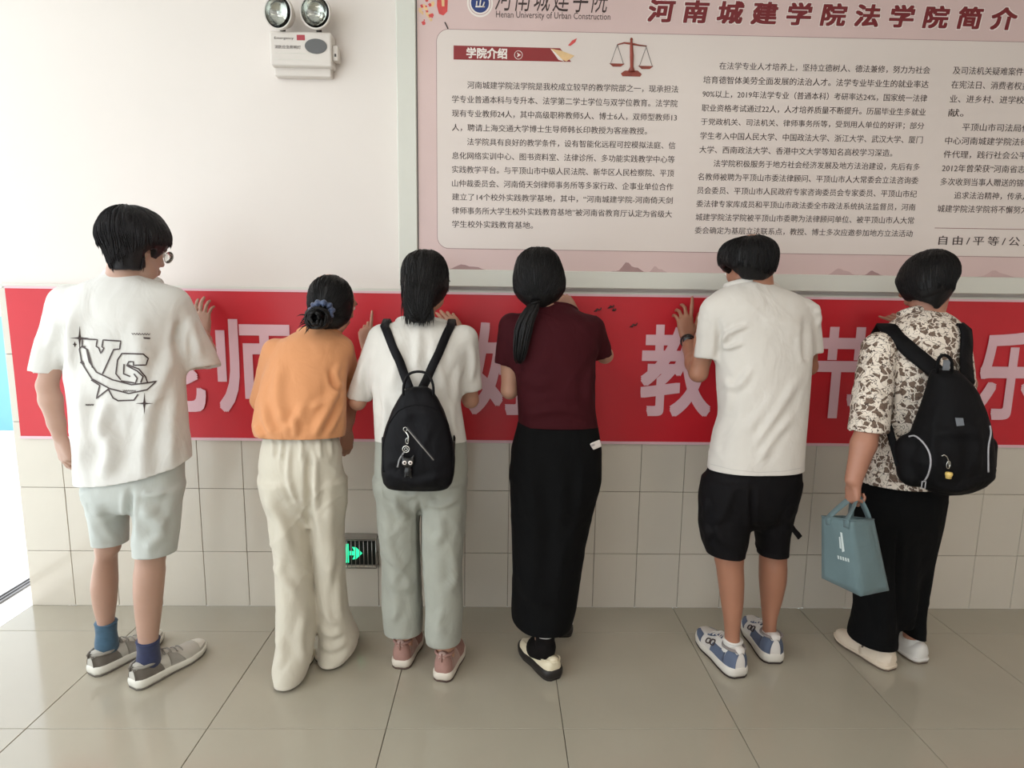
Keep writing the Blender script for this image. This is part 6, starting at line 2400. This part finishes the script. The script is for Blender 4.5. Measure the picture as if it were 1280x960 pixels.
def person6():
    t = thing('person', 'person in brown-patterned cream shirt and wide black trousers holding a tote', 'person', (1.56, -.46, 0))
    skin = skinm('skin_brown_warm', lin(170, 120, 98))
    c = P(1161, 354, -.39)
    tor = rows((396, 1140, 1172, -.41, .05), (408, 1118, 1196, -.42, .075), (430, 1108, 1200, -.43, .09), (480, 1106, 1196, -.44, .10), (540, 1104, 1190, -.46, .10), (590, 1104, 1184, -.47, .09), (612, 1125, 1160, -.46, .05))
    SL, EL, WL = P(1096, 438, -.46), P(1086, 532, -.575), P(1067, 600, -.615)
    SR, ER, WR = P(1188, 438, -.43), P(1208, 480, -.30), P(1146, 408, -.12)
    hl, tips, tt_ = hand_prims(WL, (-.05, -.10, -1), (-1, -.25, .05), .84, 1, curl=((62, 85, 50), (65, 88, 50), (68, 88, 50), (70, 90, 50)), spread=0, thumb=(30, 45))
    hr, _, _ = hand_prims(WR, (-.9, .03, .45), (.1, -1, .1), .88, -1, curl=((10, 8, 5), (40, 60, 30), (50, 60, 35), (55, 65, 35)), spread=3, thumb=(35, 12))
    aL, aR = P(1099, 812, -.435), P(1140, 800, -.385)
    lh, lt_ = feet(aL, -.34, .94, .262, .062)
    rh, rt_ = feet(aR, -.18, 1, .245, .062)
    legs = [leg_cones(P(1108, 620, -.45), P(1100, 710, -.44), aL, (.066, .046, .034)), leg_cones(P(1152, 620, -.44), P(1141, 710, -.41), aR, (.060, .044, .032)), foot_prims(lh, lt_, aL, .026, .7), foot_prims(rh, rt_, aR, .026, .7)]
    arm6 = [(cone(SL, EL, .044, .039), .012), (cone(EL, EL+(np.array(WL)-EL)*.35, .039, .042), .012), (cone(EL+(np.array(WL)-EL)*.35, WL, .042, .029), .012)]
    ARM0[:] = [SL, SR]
    b, L, Rm = make_body(t, skin, c, (-.60, .76, -.28), .92, True, tor, .042, [arm6, arm_prims(SR, ER, WR, 1.0)], legs, [hl, hr])
    eyes_of(b, L, .92, MT['eyewhite'], MT['iris'], MT['hair'])
    hr_ = rows((313.5, 1158, 1178, -.40, .04), (318, 1145, 1186, -.40, .066), (327, 1133, 1192, -.40, .092), (339, 1124, 1195.5, -.40, .108), (352, 1119, 1195.5, -.40, .112), (362, 1119, 1193, -.40, .108), (371, 1122, 1187, -.40, .095), (379, 1130, 1180, -.41, .078), (386, 1144, 1173, -.42, .055))
    ho = hair_mesh('hair', [(loft(hr_, 2.1), 0), (ell(L(0, -.012, .040), (.080, .096, .086), Rm), .01), (ell(L(0, .128, -.055), (.080, .074, .080), Rm), .012, 'sub'), (ell(L(-.086, .004, -.026), (.030, .032, .042), Rm), .008, 'sub'), (ell(L(-.07, .03, -.092), (.034, .05, .036), Rm), .01, 'sub')], .004, MT['hair'], t, P(1180, 335, -.42), (.5, -.7, .2), 50, .001, 24, clump=.002)
    strands(ho, ho, P(1140, 330, -.36), 900, .07, MT['hair'], .0018, seed=31, lift=.0004, flow=lambda p, n: Vector(P(1168, 384, -.46))-p, loose_steps=0, avoid=[(L(0, .11, -.05), .080), (L(-.082, .004, -.02), .034), (L(-.05, .02, -.08), .04)])
    pm = pattern_mat()
    rr = rows((388, 1140, 1176, -.41, .045), (394, 1130, 1188, -.415, .065), (402, 1116, 1200, -.42, .088), (412, 1104, 1208, -.425, .105), (430, 1094, 1212, -.43, .120), (460, 1088, 1210, -.44, .128), (500, 1085, 1204, -.45, .13), (540, 1080, 1200, -.455, .135), (575, 1073, 1196, -.46, .14), (605, 1072, 1194, -.465, .142), (635, 1072, 1192, -.465, .142))
    pr = [(cone(P(1100, 434, -.46), P(1094, 470, -.48), .058, .055), 0)]+sleeve(P(1194, 430, -.42), P(1202, 492, -.35), .052, .050)+[(loft(rr, 2.2), .035)]
    nc = P(1158, 389.5, -.415)
    st = [([(1072, 470), (1090, 490), (1108, 500)], 5, .008), ([(1064, 520), (1084, 524), (1108, 516)], 4, .007), ([(1106, 440), (1112, 480), (1110, 530)], 5, -.009), ([(1090, 430), (1078, 460), (1074, 500)], 5, .006), ([(1120, 560), (1116, 590), (1124, 608)], 4, .007), ([(1090, 560), (1092, 590), (1088, 612)], 4, .006)]
    o = cloth('patterned_shirt', pr, .006, pm, t, .004, (8, 8, 6), 121, st, [(P(1105, 614, -.60), (.0, -.08, -1), .6, .3), (nc, (-.05, .45, 1), .105)])
    cloth('sleeve', sleeve(P(1099, 436, -.47), P(1085, 540, -.565), .060, .068, (-.05, -.10, -1), wall=.007), .006, pm, o, .004, (8, 8, 6), 125, [([(1072, 470), (1090, 490), (1108, 500)], 5, .006), ([(1064, 520), (1084, 524), (1108, 516)], 4, .006), ([(1090, 440), (1080, 470), (1074, 510)], 5, .006)], thick=0)
    collar_ring('shirt_collar', nc, .06, .06, (-.05, .45, 1), pm, o, .006, 2.4)
    tr_ = fab('black_trouser_cloth', lin(10, 10, 11), .9, .12, .2, 400, .05, 6)
    pelv = rows((594, 1086, 1188, -.455, .10), (608, 1074, 1187, -.455, .112), (622, 1064, 1185, -.455, .12), (650, 1063, 1180, -.45, .12), (690, 1068, 1168, -.44, .10), (730, 1085, 1150, -.435, .08), (780, 1100, 1142, -.43, .05))
    lg1 = rows((620, 1063, 1127, -.455, .092), (690, 1064, 1127, -.45, .088), (759, 1065, 1126, -.44, .086), (782, 1061, 1125, -.43, .092), (795, 1058, 1124, -.43, .096), (812, 1060, 1123, -.43, .096), (830, 1066, 1122, -.43, .094))
    lg2 = rows((620, 1120, 1185, -.44, .095), (680, 1119, 1171.5, -.43, .085), (740, 1119, 1163, -.41, .08), (787, 1121, 1157.5, -.395, .075), (803, 1124, 1154, -.39, .088), (825, 1126, 1152, -.39, .085))
    st2 = [([(1123, 660), (1123, 720), (1123, 800)], 3, -.010), ([(1090, 650), (1092, 720), (1086, 790)], 7, .006), ([(1108, 680), (1106, 740), (1108, 810)], 5, .005), ([(1145, 680), (1142, 740), (1138, 790)], 6, .006)]
    cloth('trousers', [(loft(pelv, 2.2), 0), (loft(lg1, 2.1), .015), (loft(lg2, 2.1), .015)], .0065, tr_, t, .003, (7, 7, 4), 131, st2,
          [(P(1095, 815, -.53), (-.08, -.02, -1), .5, .3, (-9, P(1123, 800, -.42)[0])), (P(1140, 802, -.47), (0, -.05, -1), .4, .3, (P(1123, 800, -.42)[0], 9))])
    cream = mat('cream_canvas_shoe', lin(214, 198, 178), .7, .05, 12)
    wt = mat('white_canvas_shoe', lin(214, 210, 204), .6, .04, 12)
    dk = mat('thin_grey_sole', lin(96, 82, 70), .8)
    sock(t, aL+V3(0, 0, .05), aL+V3(0, 0, -.01), aL+V3(-.02, .05, -.035), cream, .038, .040)
    sock(t, aR+V3(0, 0, .05), aR+V3(0, 0, -.01), aR+V3(-.01, .05, -.035), wt, .036, .038)
    s_, pt, panel, W = shoe(t, 'slip_on_shoe', lh, lt_, dict(upper=cream, sole=cream, outsole=dk), .096, .020, .066, .050, style='flat')
    panel('elastic_gore', [(.38, .02), (.42, .02), (.44, .22), (.41, .22)], dk)
    panel('elastic_gore', [(.38, .98), (.42, .98), (.44, .78), (.41, .78)], dk)
    panel('heel_counter', [(.0, .1), (.16, .0), (.16, .32), (.0, .34)], cream, .003)
    panel('heel_counter', [(.0, .9), (.16, 1.), (.16, .68), (.0, .66)], cream, .003)
    s_, pt, panel, W = shoe(t, 'slip_on_shoe', rh, rt_, dict(upper=wt, sole=wt, outsole=dk), .092, .020, .066, .050, style='flat')
    panel('heel_counter', [(.0, .1), (.16, .0), (.16, .32), (.0, .34)], wt, .003)
    # ---- backpack
    B = thing('backpack', 'large black backpack with grey-piped side pockets on the patterned shirt', 'backpack', tuple(P(1186, 616, -.70)))
    blk = fab('black_canvas', lin(12, 11, 13), .7, .15, .3, 450, .08, 15)
    Yb = -.685
    rb = rows((462, 1166, 1196, Yb+.03, .030), (470, 1162, 1206, Yb+.02, .045), (480, 1160, 1216, Yb+.015, .058), (490, 1157, 1223, Yb+.01, .068), (510, 1151, 1231, Yb, .080), (531, 1144, 1238, Yb-.005, .090), (555, 1136, 1241.5, Yb-.008, .098), (575, 1131, 1242.5, Yb-.010, .100), (592, 1134, 1240.5, Yb-.008, .096), (602, 1140, 1230, Yb-.004, .086), (609, 1148, 1216, Yb, .070), (615, 1160, 1200, Yb, .045))
    pock = [(cone(P(1140, 560, Yb+.03), P(1142, 590, Yb+.02), .052, .050), .012), (cone(P(1230, 556, Yb+.02), P(1230, 580, Yb+.01), .036, .034), .012)]
    bo = cloth('bag_body', [(loft(rb, 2.5, soft=0), 0)]+pock, .006, blk, B, .003, (8, 8, 8), 141, [([(1172, 500), (1166, 540), (1170, 600)], 6, .004), ([(1160, 606), (1195, 612), (1230, 600)], 5, .005), ([(1215, 520), (1222, 560), (1222, 590)], 7, .005), ([(1160, 545), (1200, 540), (1230, 545)], 6, .004)], [], thick=0)
    bt_ = tree_of(bo)
    st_t = tree_of(o)
    for pl in ([(1113, 414), (1120, 424), (1132, 434), (1148, 448), (1170, 474)], [(1203, 412), (1205, 424), (1204, 440), (1200, 456), (1194, 474)]):
        Pp, Nn = strap_path(st_t, pl, .009)
        if len(Pp) > 3:
            f0 = Pp[0]+V3(0.004, .045, .010)
            f1 = f0+V3(0.012, .055, -.045)
            Pp = [f1, f0]+Pp
            Nn = [V3(0, .6, .6), V3(0, .1, 1)]+Nn
            nL = len(Pp)
            for i in range(nL):
                w_ = max(0, (i-nL*.5)/(nL*.5))**1.4
                Pp[i] = Pp[i]+V3(0, -.055*w_, 0)
            strap('shoulder_strap', Pp, Nn, .056, .010, blk, B)
    q = spline([P(1124, 582, -.66), P(1118, 560, -.62), P(1112, 538, -.58), P(1104, 510, -.50)], 14)
    strap('lower_strap', q, [V3(-.6, -.8, 0)]*14, .024, .004, blk, B)
    q = [P(1172, 466, -.70), P(1172, 452, -.712), P(1177, 444.5, -.712), P(1184, 445, -.712), P(1189, 452, -.71), P(1190, 466, -.70)]
    strap('haul_loop', spline(q, 18), [V3(0, -1, .1)]*18, .010, .004, blk, B)
    gt = mat('grey_woven_tag', lin(112, 116, 122), .8, .1, 60)
    box('grey_tag', tuple(P(1179, 463, -.712)), tuple(P(1187, 450, -.706)), gt, B, .001)
    lb = MB()
    patch_on(bt_, [(1193.5, 522), (1203.5, 522.5), (1205, 532), (1195.5, 533)], lb, .002)
    lb.build('label_patch', gt, bo)
    pip = mat('reflective_grey_piping', lin(170, 168, 172), .4)
    for pl in ([(1136, 546), (1144, 545), (1154, 553), (1162, 566), (1163.5, 580), (1160, 594), (1155, 602)], [(1237, 532), (1238, 542), (1235, 560), (1235, 590)]):
        pp_ = MB()
        ribbon_on(bt_, [tuple(q_) for q_ in spline([np.array(a, float) for a in pl], 16)], 1, .001, pp_, tube=True, r=.0030)
        if pp_.V:
            pp_.build('pocket_piping', pip, bo)
    lp = MB()
    c0 = P(1154.5, 606, -.775)
    lp.tube([c0+V3(sx*.006, 0, sz*.012) for sx, sz in ((-1, 1), (1, 1), (1, -1), (-1, -1))], .0018, 6, True)
    lp.build('zip_pull', pip, bo)
    chh = thing('keyring_charm', 'tiny yellow charm on a silver clip low on large backpack', 'charm', tuple(P(1186, 590, -.79)))
    k0 = P(1183, 572, -.790)
    kk = MB()
    kk.tube(spline([P(1177, 570, -.788), P(1181, 569, -.79), P(1185, 574, -.79), P(1186.5, 586, -.79)], 10), .0018, 6)
    kk.tube([P(1185.5, 581, -.79)+V3(.006*math.cos(a), 0, .013*math.sin(a)) for a in np.linspace(0, 2*math.pi, 16, endpoint=False)], .0014, 6, True)
    kk.build('silver_clip', MT['chrome'], chh)
    a0 = P(1186, 594, -.79)
    lathe('yellow_pot', [(0, -.011), (.008, -.011), (.0095, -.002), (.011, .001), (.011, .006), (.009, .010), (0, .011)], mat('yellow_enamel', lin(222, 190, 110), .4, .1, 60), chh, 18, Matrix.Translation(a0))
    # ---- tote
    T = thing('tote_bag', 'dusty blue tote bag with faint pale print held in a hand', 'bag', tuple(P(1070, 745, -.62)))
    blue = fab('blue_nonwoven_cloth', lin(100, 119, 122), .8, .05, .35, 350, .1, 7)
    dY = -.085
    A = P(1076, 745.5, -.66+dY); Bq = P(1027, 722.5, -.53+dY); D = P(1111.5, 738, -.625+dY)
    A2 = P(1065, 650.5, -.63+dY); B2 = P(1027, 645, -.52+dY); D2 = P(1092.5, 649, -.60+dY)
    E_, E2 = Bq+D-A, B2+D2-A2+V3(0, 0, -.004)
    nU, nV = 8, 12
    V, F = [], []
    sides = [(Bq, B2, A, A2), (A, A2, D, D2), (D, D2, E_, E2), (E_, E2, Bq, B2)]
    cen_ = (A+Bq+D+E_)/4
    for (p0, q0, p1, q1) in sides:
        base = len(V)
        out = (p0+p1)/2-cen_
        out[2] = 0
        out /= np.linalg.norm(out)
        for i in range(nU+1):
            for j in range(nV+1):
                u, v = i/nU, j/nV
                p = (p0*(1-u)+p1*u)*(1-v)+(q0*(1-u)+q1*u)*v
                bul = .010*math.sin(math.pi*u)*math.sin(math.pi*v)+.002*math.sin(7*u+5*v)*math.sin(math.pi*u)
                V.append(p+out*bul)
        for i in range(nU):
            for j in range(nV):
                k = base+i*(nV+1)+j
                F.append([k, k+nV+1, k+nV+2, k+1])
    base = len(V)
    V += [A, Bq, E_, D]
    F.append([base, base+1, base+2, base+3])
    bm = bmesh.new()
    bm.from_mesh(mesh_py('x', V, F))
    bmesh.ops.remove_doubles(bm, verts=bm.verts[:], dist=.0004)
    me = bm_mesh('bag_body', bm, True)
    tb = link('bag_body', me, blue, T)
    md = tb.modifiers.new('shell', 'SOLIDIFY')
    md.thickness = .0018
    md.offset = -1
    hm = MB()
    hm.tube([A2, B2, E2, D2], .0022, 6, True)
    hm.build('top_hem', blue, tb)
    pale = mat('pale_tote_print', lin(196, 206, 204), .6)
    tt = tree_of(tb)
    pr_ = MB()
    patch_on(tt, [(1050.5, 665), (1053, 666), (1056, 689), (1053, 690)], pr_, .0014)
    patch_on(tt, [(1049, 671), (1050.5, 671), (1052, 686), (1050, 685)], pr_, .0014)
    for i in range(5):
        x0 = 1047+i*3.1
        patch_on(tt, [(x0, 694+i*.9), (x0+2.0, 694.6+i*.9), (x0+2.6, 699+i*.9), (x0+.6, 698.4+i*.9)], pr_, .0014, 2, 2)
    if pr_.V:
        pr_.build('pale_print', pale, tb)
    HC = (np.mean(tips, 0)+np.array(WL))/2+V3(0, 0, -.030)
    dB = (B2-A2)/np.linalg.norm(B2-A2)
    for (e0, e1) in ((A2, B2), (D2, E2)):
        s0, s1 = e0+(e1-e0)*.16, e0+(e1-e0)*.74
        q = [s0+V3(0, 0, -.03), s0, s0*.45+(HC+dB*-.012)*.55, HC+V3(0, 0, .0), s1*.45+(HC+dB*.012)*.55, s1, s1+V3(0, 0, -.03)]
        nn = np.cross(dB, [0, 0, 1.0])
        strap('carry_handle', spline(q, 24), [nn]*24, .022, .002, blue, T)
    return t


person2()
person3()
person4()
person5()
person6()
